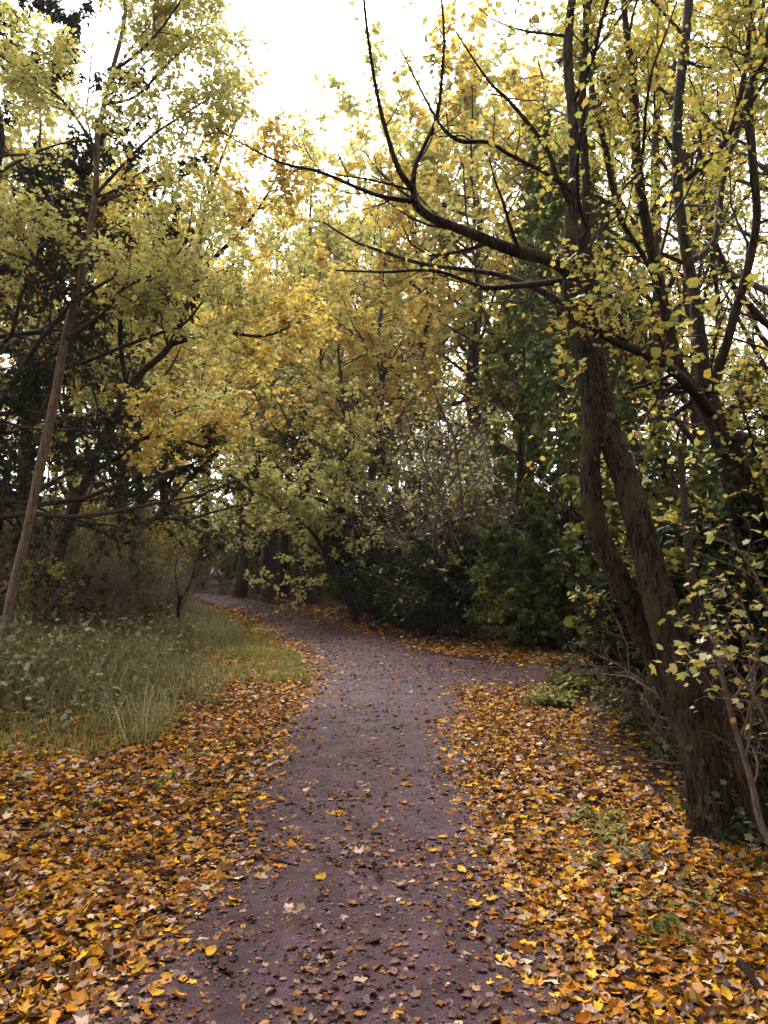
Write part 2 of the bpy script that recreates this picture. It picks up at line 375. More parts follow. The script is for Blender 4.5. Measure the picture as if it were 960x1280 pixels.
def add_leaves(acc, tm, pos, ax, nr, size, rng):
    N = len(pos)
    s = size * np.clip(rng.normal(.92, .28, N), .4, 1.6)
    V, Fc = place(tm, pos, ax, nr, s, rng)
    # colour: clustered (neighbouring twigs alike) + individual
    h = np.sin(pos @ np.array([1.7, 2.3, 2.9])) * 0.5 + np.sin(pos @ np.array([-2.1, 1.1, 3.7]) + 1) * 0.5
    r = np.clip(0.5 + 0.22 * h + 0.24 * rng.standard_normal(N), 0, 1)
    acc.add(V, Fc, np.repeat(r, len(tm[0])))
TS, TR, TF = tmpl_simple(), tmpl_round(), tmpl_far()
def tmpl_ovate(curl, seed):
    r = np.random.default_rng(seed); x = np.array([0, .12, .35, .62, .85, 1]); w = np.array([0, .2, .31, .29, .16, 0]) * r.uniform(.8, 1.2)
    mid = np.column_stack([x, .05 * np.sin(x * 3 + seed), curl * (x - .4) ** 2 * 1.5]); Lf = mid[1:-1] + np.column_stack([0 * w[1:-1], w[1:-1], .25 * abs(curl) + .35 * w[1:-1]]); Rt = mid[1:-1] + np.column_stack([0 * w[1:-1], -w[1:-1], .1 * abs(curl) + .2 * w[1:-1]])
    V = np.vstack([mid, Lf, Rt]); Fc = []
    for i in range(5):
        l0, l1 = (6 + i - 1, 6 + i); r0, r1 = (10 + i - 1, 10 + i)
        if i == 0: Fc += [(0, 1, 6), (0, 10, 1)]
        elif i == 4: Fc += [(4, 5, 9), (4, 13, 5)]
        else: Fc += [(i, i + 1, l1), (i, l1, l0), (i, r1, i + 1), (i, r0, r1)]
    return V, np.array(Fc)
TM = [tmpl_maple(c, s) for s, c in enumerate((0.05, 0.18, 0.3, -0.2, 0.4, 0.12))]

# ------------------------------------------------------------------ paths and ground
def w2(px, py): return gpt(px, py)[:2]
Lpx = [(135, 1210), (232, 1090), (292, 1000), (347, 920), (388, 862), (374, 815), (340, 790), (300, 768), (255, 751), (200, 742)]
Rpx = [(750, 1210), (660, 1090), (602, 1000), (574, 920), (578, 864), (515, 806), (452, 786), (395, 767), (335, 755), (270, 743)]
Lw = [np.array([-1.3, -8.0]), np.array([-1.22, 0.0])] + [w2(*p) for p in Lpx] + [np.array([-17.5, 41.0]), np.array([-28, 42.5])]
Rw = [np.array([1.1, -8.0]), np.array([1.0, 0.0])] + [w2(*p) for p in Rpx] + [np.array([-17.0, 43.2]), np.array([-28, 44.8])]
ML, MR = catmull(Lw, 8), catmull(Rw, 8)
S1 = catmull([w2(545, 880), w2(585, 869), w2(630, 862), w2(700, 855), np.array([5.5, 10.4]), np.array([9, 10.0]), np.array([16, 10.2])], 6)
S2 = catmull([w2(500, 812), w2(540, 818), w2(600, 826), w2(700, 829), np.array([5.5, 12.3]), np.array([9, 11.9]), np.array([16, 12.0])], 6)
MC, MW = (ML + MR) / 2, np.linalg.norm(ML - MR, axis=1) / 2
SC_, SW = (S1 + S2) / 2, np.linalg.norm(S1 - S2, axis=1) / 2
def seg_dist(XY, C, Wd):
    """distance to centre line, half-width there"""
    XY = np.asarray(XY, float); best = np.full(len(XY), 1e9); bw = np.zeros(len(XY))
    for i in range(len(C) - 1):
        a, b = C[i], C[i + 1]; ab = b - a
        t = np.clip(((XY - a) @ ab) / max(ab @ ab, 1e-9), 0, 1)
        d = np.linalg.norm(XY - (a + t[:, None] * ab), axis=1)
        m = d < best; best[m] = d[m]; bw[m] = (Wd[i] + t * (Wd[i + 1] - Wd[i]))[m]
    return best, bw
def edge_dist(XY):
    """signed metres from the nearest path edge (negative on a path)"""
    d1, w1 = seg_dist(XY, MC, MW); d2, w2_ = seg_dist(XY, SC_, SW)
    d2 = d2 + np.where(np.asarray(XY)[:, 0] < 0.55, 50.0, 0.0)
    return np.minimum(d1 - w1, d2 - w2_)
def vnoise(XY, s, seed=0):
    r = np.random.default_rng(seed); o = np.zeros(len(XY))
    for q in range(5):
        k = r.standard_normal(2); k /= np.linalg.norm(k)
        o += np.sin((XY @ k) * s * r.uniform(0.6, 1.7) + r.uniform(0, 6.28))
    return o / 5
def sstep(x, a, b):
    t = np.clip((x - a) / (b - a), 0, 1); return t * t * (3 - 2 * t)
def hgt(XY):
    XY = np.atleast_2d(np.asarray(XY, float)); e = edge_dist(XY)
    left = sstep(-XY[:, 0], 0, 3)
    h = sstep(e, 0.35, 4.0) * (0.10 + 0.14 * left) + sstep(e, 4, 20) * 0.4
    h += sstep(e, 0.3, 2.0) * 0.05 * vnoise(XY, 1.1, 3) + sstep(e, 2, 8) * 0.12 * vnoise(XY, 0.35, 4)
    return h
def gz(x, y): return float(hgt([[x, y]])[0])
def gat(px, py):
    z = 0.0
    for _ in range(6):
        p = gpt(px, py, z); z = gz(p[0], p[1])
    return np.array([p[0], p[1], z])
def axis_pts(lo, hi, step, far):
    c = list(np.arange(lo, hi + 1e-6, step)); s = step; x = lo; out = []
    while x > -far: s *= 1.35; x -= s; out.append(x)
    x = hi; s = step; o2 = []
    while x < far: s *= 1.35; x += s; o2.append(x)
    return np.array(out[::-1] + c + o2)
gx, gy = axis_pts(-8, 8, 0.2, 600), axis_pts(0, 30, 0.2, 600)
GX, GY = np.meshgrid(gx, gy); XY = np.column_stack([GX.ravel(), GY.ravel()])
V = np.column_stack([XY, hgt(XY)])
nx, ny = len(gx), len(gy); ii, jj = np.meshgrid(np.arange(nx - 1), np.arange(ny - 1)); a = (jj * nx + ii).ravel()
ground = ob('ground', mesh_np('ground', V, [np.column_stack([a, a + 1, a + nx + 1, a + nx])], smooth=True), M['ground'], kind='structure')
def strip(name, A, B, z0, camber, seed):
    r = np.random.default_rng(seed); k = 9
    d = np.linalg.norm(np.diff(A, axis=0), axis=1); 
    # resample lengthwise
    s = np.concatenate([[0], np.cumsum(np.linalg.norm(np.diff((A + B) / 2, axis=0), axis=1))]); n = int(s[-1] / 0.22)
    q = np.linspace(0, s[-1], n)
    A = np.column_stack([np.interp(q, s, A[:, 0]), np.interp(q, s, A[:, 1])]); B = np.column_stack([np.interp(q, s, B[:, 0]), np.interp(q, s, B[:, 1])])
    jit = lambda: np.convolve(r.standard_normal(n + 6), np.ones(7) / 7, 'valid') * 0.14
    D = norm(B - A); A = A + D * jit()[:, None]; B = B + D * jit()[:, None]
    u = np.linspace(0, 1, k)
    G = A[:, None] * (1 - u)[None, :, None] + B[:, None] * u[None, :, None]
    z = z0 + camber * (1 - (2 * u - 1) ** 2)[None, :] + 0.006 * vnoise(G.reshape(-1, 2), 4, seed + 1).reshape(n, k) * np.sin(np.pi * u)[None]
    V = np.concatenate([G, z[..., None]], -1).reshape(-1, 3)
    i, j = np.meshgrid(np.arange(k - 1), np.arange(n - 1)); a = (j * k + i).ravel()
    return ob(name, mesh_np(name, V, [np.column_stack([a, a + 1, a + k + 1, a + k])], smooth=True), M['path'], kind='structure')
strip('path', ML, MR, 0.010, 0.03, 5)
strip('side_path', S1, S2, 0.005, 0.012, 6)

# ------------------------------------------------------------------ fallen leaves
def litter(rng):
    # (count, y0, y1, x-limits in photo pixels)
    pos = []
    for N, y0, y1 in ((46000, 1.6, 4.5), (56000, 4.5, 8.5)):
        y = np.sqrt(rng.uniform(y0 ** 2, y1 ** 2, N)); x = rng.uniform(-0.56, 0.56, N) * y
        pos.append(np.column_stack([x, y]))
    pos.append(np.column_stack([rng.uniform(-4.5, 4.5, 70000), rng.uniform(8.5, 15, 70000)]))
    for N, y0, y1, wd in ((34000, 14.5, 26, 3.5), (14000, 26, 42, 4.0)):      # along the far path only
        y = rng.uniform(y0, y1, N); o_ = np.argsort(MC[:, 1]); x = np.interp(y, MC[o_, 1], MC[o_, 0]) + rng.uniform(-wd, wd, N)
        pos.append(np.column_stack([x, y]))
    return np.vstack(pos)
rng = np.random.default_rng(11)
LP = litter(rng); e = edge_dist(LP); nz = vnoise(LP, 1.6, 8)
dm, wm = seg_dist(LP, MC, MW); d2, w22 = seg_dist(LP, SC_, SW); d2 = d2 + np.where(LP[:, 0] < .55, 50, 0)
nz2 = vnoise(LP, 7, 18)
onpath = e < 0.0
left = LP[:, 0] < 0
verge = sstep(e, -.5 + .4 * nz2, .7 + .35 * nz) * 0.45 + 0.55 + .22 * vnoise(LP, 4, 51) - 0.5 * sstep(e, 1.6 + 0.8 * nz, 4.5)
edge = np.where(onpath, 0.24 + 0.16 * nz + 0.2 * nz2 + 0.5 * sstep(LP[:, 1], 14, 24) + 0.5 * sstep(e, -0.65 + 0.3 * nz + .2 * nz2, 0.15), verge)
edge = np.where((d2 - w22 < 0) & (dm - wm > 0), np.clip(0.42 + .5 * nz2 + .5 * sstep(d2 - w22, -.7, 0), .1, .9), edge)        # side path thickly strewn
edge = np.where(onpath & (LP[:, 1] > 9) & (LP[:, 0] > 0.4), np.maximum(edge, 0.38), edge)
keep = rng.uniform(0, 1, len(LP)) < edge * (0.92 + 0.3 * nz)
tr_d = np.hypot(LP[:, 0] - 2.3, LP[:, 1] - 5.2)
keep &= ~((LP[:, 1] > 14) & (e > 0) & (LP[:, 0] > np.interp(LP[:, 1], np.sort(MC[:, 1]), MC[np.argsort(MC[:, 1]), 0])) & (rng.uniform(0, 1, len(LP)) < .72))
keep &= ~((LP[:, 0] < -3.0 + .3 * nz) & (LP[:, 1] > 6) & (rng.uniform(0, 1, len(LP)) < .35))
keep &= ~((LP[:, 0] > 1.85 + .25 * nz) & (LP[:, 1] > 4.2) & (LP[:, 1] < 9.6) & (rng.uniform(0, 1, len(LP)) < 0.7))
LP, e, onpath = LP[keep], e[keep], onpath[keep]
zz = hgt(LP) + np.where(e < 0, 0.012 + 0.028 * np.clip(-e / 0.8, 0, 1), 0.004) + np.where(e > 0, rng.uniform(0, 0.03, len(LP)), 0.004) + .14 * rng.uniform(0, 1, len(LP)) ** 2 * sstep(-LP[:, 0], 2.6, 3.6) * sstep(LP[:, 1], 6, 8)
px, py, fd = project(np.column_stack([LP, zz]))
ptype = e < -.04 - rng.exponential(.20, len(LP))
size = np.where(ptype, 0.009 + 0.044 * rng.uniform(0, 1, len(LP)) ** 2.8, 0.015 + 0.055 * rng.uniform(0, 1, len(LP)) ** 1.4)
size = size * (1 + .8 * sstep(LP[:, 1], 7, 22))
score = size / fd * ((px > 10) & (px < 950) & (py < 1275) & (py > 0))
order = np.argsort(-score); single = order[:300]; rest = order[300:]
yaw = rng.uniform(0, 6.283, len(LP))
ax = np.column_stack([np.cos(yaw), np.sin(yaw), 0.16 * rng.standard_normal(len(LP))])
tl = np.where(onpath, 0.15, 0.34)[:, None]
nr = norm(UP + tl * rng.standard_normal((len(LP), 3)))
P3 = np.column_stack([LP, zz])
TL = TM + [tmpl_ovate(.3, 1), tmpl_ovate(.7, 2), tmpl_ovate(-.3, 3), tmpl_maple(.6, 9)]
acc, accp = Acc(), Acc()
rr = np.clip(rng.uniform(0, 1, len(LP)), 0, 1)
for q in range(10):
    for flag, A_ in ((False, acc), (True, accp)):
        s = rest[(rest % 10 == q) & (ptype[rest] == flag)]
        far = P3[s, 1] > 13
        for sel, tm in ((s[~far], TL[q]), (s[far], TR)):
            if len(sel):
                V, Fc = place(tm, P3[sel], ax[sel], nr[sel], size[sel], rng)
                if Fc.shape[1] == 4: Fc = np.vstack([Fc[:, [0, 1, 2]], Fc[:, [0, 2, 3]]])
                A_.add(V, Fc, np.repeat(rr[sel], len(tm[0])))
o = ob('fallen_leaves', acc.mesh('fallen_leaves'), M['litter'], kind='stuff')
tag(o, 'thick carpet of orange and brown fallen leaves covering both verges', 'leaf litter')
o = ob('path_leaves', accp.mesh('path_leaves'), M['pathleaf'], kind='stuff')
tag(o, 'small brown leaf scraps strewn thinly over the purple-grey path', 'leaf litter')
GN = 15000
gy_ = np.sqrt(rng.uniform(1.5 ** 2, 11 ** 2, GN)); gxy = np.column_stack([rng.uniform(-.4, .4, GN) * gy_, gy_]); ge = edge_dist(gxy); gk = ge < .05
gxy, ge = gxy[gk], ge[gk]; N = len(gxy); gs = .003 + .008 * rng.uniform(0, 1, N) ** 3
OV = np.array([(1, 0, 0), (-1, 0, 0), (0, 1, 0), (0, -1, 0), (0, 0, .7), (0, 0, -.7)], float); OF = np.array([(0, 2, 4), (2, 1, 4), (1, 3, 4), (3, 0, 4), (2, 0, 5), (1, 2, 5), (3, 1, 5), (0, 3, 5)])
ya = rng.uniform(0, 6.28, N); gv, gf = place((OV, OF), np.column_stack([gxy, .010 + .03 * np.clip(1 - (1 + ge / .8) ** 2, 0, 1) + gs * .2]), np.column_stack([np.cos(ya), np.sin(ya), .3 * rng.standard_normal(N)]), norm(UP + .4 * rng.standard_normal((N, 3))), gs, rng)
M['gravel'] = leaf_mat('gravel_stone', [(0.03, 0.017, 0.018), (0.07, 0.045, 0.05), (0.045, 0.028, 0.032), (0.14, 0.11, 0.12), (0.055, 0.035, 0.037)], 0.0, gloss=.03)
o = ob('gravel', mesh_np('gravel', gv, [gf], np.repeat(rng.uniform(0, 1, N), 6)), M['gravel'], kind='stuff'); tag(o, 'fine grey grit pressed into the surface of the path', 'gravel')
lm = [mesh_np('fallen_leaf_%s' % 'abcdefghij'[q], TL[q][0] * 0.09, [TL[q][1]]) for q in range(10)]
for m_ in lm: m_.materials.append(M['litter_one'])
for c, i in enumerate(single):
    q = int(i % 10)
    o = bpy.data.objects.new('fallen_leaf', lm[q]); COL.objects.link(o)
    a_, n_ = norm(ax[i]), nr[i]
    n_ = norm(n_ - (n_ @ a_) * a_); b_ = np.cross(n_, a_)
    from mathutils import Matrix
    mt = Matrix((( a_[0], b_[0], n_[0]), (a_[1], b_[1], n_[1]), (a_[2], b_[2], n_[2])))
    o.rotation_euler = mt.to_euler(); o.location = P3[i]; s_ = float(size[i] / 0.09); o.scale = (s_, s_, s_)
    if e[i] < 0:
        tag(o, 'single autumn leaf lying on the bare purple-grey path', 'leaf', 'loose leaves on the path')
    elif P3[i, 0] < 0:
        tag(o, 'curled autumn leaf on the verge across the path from the leaning twin trunks', 'leaf', 'fallen leaves on the left verge')
    else:
        tag(o, 'curled autumn leaf on the verge below the leaning twin-trunked tree', 'leaf', 'fallen leaves on the right verge')

# ------------------------------------------------------------------ trees laid out along the photograph's own limbs
def poly(spec, per=5):
    """[(px,py,depth,half-width px)] -> polyline, radii"""
    P = np.array([np.append(pt(a, b, Y), r * Y / F) for a, b, Y, r in spec])
    Q = catmull(P, per)
    return Q[:, :3][None], np.maximum(Q[:, 3], 0.003)[None]
def limb(root, name, spec, mat, rng, sides=10, lump=0.05, per=5, ridge=0.0, slim=1.0):
    P, R = poly(spec, per); R = R * .84 * slim; P = P - np.array(root.location)
    V, Fc = tubes(P, R, sides, lump, rng, ridge)
    ob(name, mesh_np(name, V, [Fc], smooth=True), mat, root)
    return P, R
def resamp(P, R, n):
    d = np.concatenate([[0], np.cumsum(np.linalg.norm(np.diff(P[0], axis=0), axis=1))]); q = np.linspace(0, d[-1], n)
    return np.stack([np.interp(q, d, P[0, :, i]) for i in range(3)], -1)[None], np.interp(q, d, R[0])[None]
def foliage(root, limbs, levels, leafk, size, tm, mat, twigmat, rng, t0=0.2, singles=0, single_mat=None, single_mesh=None, lk=None, minr=0.002, keepf=None):
    """grow side branches and leaves on hand-laid limbs. levels: list of sprout kwargs"""
    acc, tw = Acc(), Acc(); sites = []
    for P, R in limbs:
        cur = resamp(P, R, 12)
        for li, kw in enumerate(levels):
            Q, RQ = sprout(cur[0], cur[1], rng=rng, **kw); RQ = np.maximum(RQ, minr)
            if keepf is not None and li == len(levels) - 1:
                kq = keepf(Q[:, -1] + np.array(root.location)); Q, RQ = Q[kq], RQ[kq]
                if not len(Q): break
            V, Fc = tubes(Q, RQ, 5 if li == 0 else 3); tw.add(V, Fc)
            cur = (Q, RQ)
            if li >= len(levels) - 2 and leafk[li - len(levels) + 2] > 0 and len(Q):
                sites.append(leaf_sites(Q, leafk[li - len(levels) + 2], t0, rng, **(lk or {})))
    ob('branches', tw.mesh('branches', True), twigmat, root)
    pos, ax, nr = (np.vstack([s[i] for s in sites]) for i in range(3))
    if singles:
        W_ = pos + np.array(root.location); px, py, fd = project(W_)
        sc = np.where((px > 0) & (px < 960) & (py > 0) & (py < 1280) & (fd > 1.0), 1 / fd, 0)
        o_ = np.argsort(-sc); a_i = o_[:singles]; b_i = o_[singles:]
        for i in a_i:
            if sc[i] <= 0: continue
            o = bpy.data.objects.new('leaf', single_mesh[int(i) % len(single_mesh)]); COL.objects.link(o); o.parent = root
            A1, N1 = norm(ax[i]), nr[i]; N1 = norm(N1 - (N1 @ A1) * A1); B1 = np.cross(N1, A1)
            o.rotation_euler = Matrix(((A1[0], B1[0], N1[0]), (A1[1], B1[1], N1[1]), (A1[2], B1[2], N1[2]))).to_euler()
            o.location = pos[i]; s_ = size * rng.uniform(.55, 1.35); o.scale = (s_, s_, s_)
        pos, ax, nr = pos[b_i], ax[b_i], nr[b_i]
    add_leaves(acc, tm, pos, ax, nr, size, rng)
    ob('crown', acc.mesh('crown'), mat, root, kind='stuff')
ym = []
for q in (0, 1, 2, 5):
    m_ = mesh_np('yellow_leaf_%s' % 'abcdef'[q], TM[q][0], [TM[q][1]]); m_.materials.append(M['ygreen_one']); ym.append(m_)

# --- 1. leaning twin-trunked tree, right of the path
rng = np.random.default_rng(21)
b0 = gat(892, 1045); b0[2] -= 0.05
t1 = empty('twin_trunk_tree', b0, 'leaning twin-trunked brown tree with long bare limb arching over the path', 'tree')
Y0 = b0[1]
lB = limb(t1, 'trunk', [(906, 1072, Y0, 62), (897, 1046, Y0, 44), (888, 1010, Y0, 33), (878, 950, Y0, 28), (862, 880, Y0 + .02, 27), (838, 800, Y0 + .06, 26), (818, 730, Y0 + .1, 23), (800, 660, Y0 + .18, 22), (782, 600, Y0 + .26, 20), (762, 545, Y0 + .36, 19), (750, 490, Y0 + .5, 18), (742, 430, Y0 + .62, 14), (738, 360, Y0 + .7, 13), (732, 300, Y0 + .75, 10), (733, 230, Y0 + .8, 7), (728, 130, Y0 + .95, 7), (735, 0, Y0 + 1.1, 5), (745, -150, Y0 + 1.2, 3)], M['bark'], rng, 56, 0.08, 14, .036, .92)
lA = limb(t1, 'trunk', [(900, 1040, Y0 + .34, 26), (872, 950, Y0 + .34, 24), (838, 860, Y0 + .34, 22), (800, 780, Y0 + .32, 20), (772, 722, Y0 + .3, 19), (746, 660, Y0 + .3, 17), (738, 600, Y0 + .32, 16), (739, 545, Y0 + .36, 15), (740, 500, Y0 + .42, 16), (732, 450, Y0 + .5, 18), (722, 400, Y0 + .55, 17), (714, 340, Y0 + .6, 15), (713, 290, Y0 + .65, 11), (717, 230, Y0 + .7, 9), (716, 150, Y0 + .8, 9), (710, 60, Y0 + .9, 8), (722, -60, Y0 + 1.0, 6), (740, -220, Y0 + 1.2, 3)], M['bark'], rng, 48, 0.08, 14, .036, .92)
lC = limb(t1, 'limb', [(722, 350, Y0 + .6, 13), (690, 326, Y0 + .52, 11), (640, 312, Y0 + .42, 10.5), (590, 292, Y0 + .32, 8.5), (540, 272, Y0 + .22, 7.5), (520, 255, Y0 + .18, 7), (516, 236, Y0 + .15, 5.5), (500, 215, Y0 + .1, 4.8), (484, 170, Y0, 3.8), (470, 110, Y0 - .12, 3), (458, 30, Y0 - .25, 2.5), (450, -60, Y0 - .4, 1.5)], M['bark'], rng, 14, 0.07, 8, .02, .86)
lD = limb(t1, 'limb', [(516, 240, Y0 + .16, 4.5), (520, 205, Y0 + .14, 3.6), (545, 150, Y0 + .1, 3), (552, 100, Y0 + .05, 2.6), (555, 40, Y0, 2), (548, -40, Y0 - .05, 1.5)], M['bark'], rng, 7, 0.03)
lE = limb(t1, 'limb', [(518, 252, Y0 + .18, 4.5), (480, 246, Y0 + .08, 3.6), (450, 236, Y0, 3), (400, 215, Y0 - .15, 2.4), (350, 203, Y0 - .3, 1.8), (300, 178, Y0 - .4, 1.2), (270, 160, Y0 - .5, .8)], M['bark'], rng, 7, 0.03)
lF = limb(t1, 'limb', [(720, 400, Y0 + .55, 8), (690, 372, Y0 + .6, 6), (640, 348, Y0 + .7, 4.2), (590, 338, Y0 + .75, 3.4), (530, 330, Y0 + .8, 3), (470, 312, Y0 + .85, 2.5), (440, 300, Y0 + .9, 2), (400, 275, Y0 + .95, 1.2)], M['bark'], rng, 7, 0.03)
lG = limb(t1, 'limb', [(700, 352, Y0 + .58, 6), (660, 356, Y0 + .45, 5), (610, 360, Y0 + .35, 4.2), (585, 352, Y0 + .3, 3), (540, 338, Y0 + .22, 2.5), (480, 340, Y0 + .12, 2), (420, 338, Y0, 1.3)], M['bark'], rng, 7, 0.03)
lH = limb(t1, 'limb', [(716, 240, Y0 + .68, 5), (680, 215, Y0 + .5, 3.4), (640, 195, Y0 + .4, 3), (610, 178, Y0 + .3, 3.2), (575, 176, Y0 + .25, 3.6), (552, 158, Y0 + .2, 2.4), (530, 120, Y0 + .1, 1.8), (500, 60, Y0, 1.2)], M['bark'], rng, 7, 0.03)
lI = limb(t1, 'limb', [(718, 270, Y0 + .68, 5), (695, 215, Y0 + .6, 4), (680, 180, Y0 + .55, 3.6), (640, 130, Y0 + .5, 2.8), (610, 100, Y0 + .45, 2), (570, 40, Y0 + .4, 1.4)], M['bark'], rng, 7, 0.03)
lv = [dict(k=9, t0=.12, t1=.98, ang=48, ratio=.30, n=6, trop=.10, wander=.22, rf=.42, flat=.2, minlen=.25),
      dict(k=5, t0=.2, t1=1, ang=45, ratio=.45, n=5, trop=.05, wander=.25, rf=.6, minlen=.12)]
foliage(t1, [lC, lD, lE, lF, lG, lH], lv, (0, 1), .05, TS, M['ygreen'], M['twig'], rng, singles=0)
lv2 = [dict(k=12, t0=.5, t1=.98, ang=55, ratio=.22, n=6, trop=.10, wander=.2, rf=.4, flat=.2, minlen=.5),
       dict(k=6, t0=.2, t1=1, ang=45, ratio=.45, n=5, trop=.05, wander=.2, rf=.6, minlen=.2),
       dict(k=3, t0=.2, t1=1, ang=45, ratio=.5, n=4, trop=.0, wander=.2, rf=.6, minlen=.12)]
foliage(t1, [lA, lB], lv2, (1, 4), .042, TM[0], M['ygreen'], M['twig'], rng, singles=140, single_mesh=ym)

# --- 2. many-stemmed tree at the right edge
b1 = np.array([3.45, 6.3, 0.0]); b1[2] = gz(3.45, 6.3) - .05
t2 = empty('many_stemmed_tree', b1, 'yellow-leaved tree forking low into many tall upright stems', 'tree')
Y1 = 6.3
l0 = limb(t2, 'trunk', [(1012, 960, Y1, 40), (992, 880, Y1, 34), (972, 780, Y1, 29), (950, 690, Y1, 25), (928, 620, Y1, 22), (912, 570, Y1, 20), (898, 530, Y1, 20), (880, 495, Y1, 17)], M['bark_mid'], rng, 30, .06, 8, .02)
ls = []
for sp in ([(884, 505, Y1, 13), (876, 440, Y1, 11), (868, 370, Y1 + .05, 9.5), (855, 300, Y1 + .1, 8.5), (846, 220, Y1 + .2, 8), (848, 130, Y1 + .3, 7.5), (858, 40, Y1 + .4, 7), (866, -60, Y1 + .5, 5), (880, -220, Y1 + .7, 2)],
           [(882, 500, Y1, 10), (850, 462, Y1 - .1, 9), (834, 400, Y1 - .2, 8.5), (822, 345, Y1 - .25, 8), (808, 280, Y1 - .3, 7.5), (796, 200, Y1 - .3, 7), (792, 110, Y1 - .3, 6), (782, 30, Y1 - .3, 5), (776, -60, Y1 - .3, 4), (770, -200, Y1 - .3, 2)],
           [(886, 495, Y1, 9), (905, 440, Y1 - .15, 7), (922, 380, Y1 - .25, 7), (936, 330, Y1 - .3, 7), (946, 270, Y1 - .35, 6.5), (940, 190, Y1 - .35, 6.5), (936, 120, Y1 - .4, 7), (958, 60, Y1 - .45, 6), (975, -40, Y1 - .5, 4), (985, -160, Y1 - .5, 2)],
           [(890, 520, Y1, 11), (855, 475, Y1 - .5, 8.5), (810, 445, Y1 - .9, 7), (770, 428, Y1 - 1.2, 5.5), (735, 408, Y1 - 1.4, 4), (720, 404, Y1 - 1.5, 2)],
           [(905, 545, Y1, 9), (940, 548, Y1 - .3, 7), (975, 570, Y1 - .5, 5), (1020, 580, Y1 - .7, 3)],
           [(895, 525, Y1, 8), (935, 500, Y1 - .1, 6), (970, 490, Y1 - .2, 5), (1030, 450, Y1 - .4, 3)],
           [(860, 330, Y1 + .1, 6), (893, 300, Y1 + .3, 5), (905, 220, Y1 + .5, 5), (940, 100, Y1 + .7, 4), (955, 0, Y1 + .8, 3), (965, -100, Y1 + 1, 2)],
           [(850, 230, Y1 + .2, 5), (885, 200, Y1, 4.5), (915, 160, Y1 - .1, 4), (935, 60, Y1 - .2, 4), (940, -60, Y1 - .3, 2)],
           [(836, 400, Y1 - .2, 5), (810, 330, Y1 - .4, 4), (775, 270, Y1 - .5, 4), (755, 180, Y1 - .6, 4), (735, 80, Y1 - .6, 3.5), (728, -20, Y1 - .6, 2)]):
    ls.append(limb(t2, 'stem' if len(sp) > 7 else 'limb', sp, M['bark_mid'], rng, 9, .05))
lv3 = [dict(k=11, t0=.2, t1=.98, ang=50, ratio=.26, n=6, trop=.12, wander=.2, rf=.42, flat=.2, minlen=.5),
       dict(k=6, t0=.2, t1=1, ang=45, ratio=.45, n=5, trop=.05, wander=.2, rf=.6, minlen=.25),
       dict(k=4, t0=.2, t1=1, ang=45, ratio=.5, n=4, trop=.0, wander=.2, rf=.6, minlen=.14)]
foliage(t2, ls, lv3, (1, 4), .044, TM[0], M['ygreen'], M['twig'], rng, singles=140, single_mesh=ym)

# --- 3. pale slender tree at the left
rng = np.random.default_rng(31)
Y2 = 9.0
p_ = pt(-14, 872, Y2); b2 = np.array([p_[0], Y2, gz(p_[0], Y2) - .05])
t3 = empty('slender_pale_tree', b2, 'slender pale-barked tree with curved trunk rising behind the bramble bank', 'tree')
lA = limb(t3, 'trunk', [(-14, 880, Y2, 13), (4, 800, Y2, 11.5), (20, 720, Y2, 10.5), (36, 655, Y2, 10), (50, 585, Y2, 10.5), (64, 520, Y2, 10), (75, 460, Y2, 9), (84, 410, Y2, 8), (100, 350, Y2, 7.5), (112, 290, Y2, 7), (120, 230, Y2, 6), (122, 170, Y2, 5.5), (140, 90, Y2, 5), (156, 20, Y2, 4.5), (160, -80, Y2, 3.5), (168, -220, Y2, 2)], M['bark_pale'], rng, 20, .06, 7, .016, .7)
lm3 = [lA]
for sp in ([(82, 425, Y2, 4), (130, 390, Y2 - .3, 3.2), (155, 360, Y2 - .5, 2.8), (205, 335, Y2 - .8, 2), (232, 300, Y2 - 1, 1.4), (240, 260, Y2 - 1.1, 1)],
           [(100, 455, Y2 + .4, 3), (150, 435, Y2 + .2, 2.8), (195, 418, Y2, 2.6), (230, 405, Y2 - .2, 2), (262, 365, Y2 - .4, 1.5), (300, 320, Y2 - .6, 1)],
           [(118, 245, Y2, 3), (150, 210, Y2 - .2, 2.4), (190, 170, Y2 - .4, 2), (235, 140, Y2 - .6, 1.5), (268, 118, Y2 - .8, 1)],
           [(122, 190, Y2, 3), (90, 140, Y2 - .2, 2.4), (60, 110, Y2 - .3, 2), (0, 70, Y2 - .5, 1.4)],
           [(140, 90, Y2, 2.8), (180, 60, Y2 - .2, 2.2), (220, 10, Y2 - .4, 1.6), (250, -50, Y2 - .5, 1)],
           [(130, 130, Y2, 2.6), (170, 120, Y2 + .3, 2.2), (215, 75, Y2 + .6, 1.8), (255, 40, Y2 + .9, 1)],
           [(90, 390, Y2, 2.5), (60, 340, Y2 - .3, 2), (20, 320, Y2 - .5, 1.6), (-30, 300, Y2 - .8, 1)]):
    lm3.append(limb(t3, 'limb', sp, M['bark_mid'], rng, 7, .03))
lv4 = [dict(k=12, t0=.25, t1=.98, ang=50, ratio=.3, n=6, trop=.12, wander=.2, rf=.42, minlen=.6),
       dict(k=7, t0=.2, t1=1, ang=45, ratio=.45, n=5, trop=.05, wander=.2, rf=.6, minlen=.3),
       dict(k=4, t0=.2, t1=1, ang=45, ratio=.5, n=4, trop=-.02, wander=.2, rf=.6, minlen=.16)]
foliage(t3, [(p[:, 30:], r[:, 30:]) if i == 0 else (p, r) for i, (p, r) in enumerate(lm3)], lv4, (2, 8), .046, TR, M['olive'], M['twig'], rng)

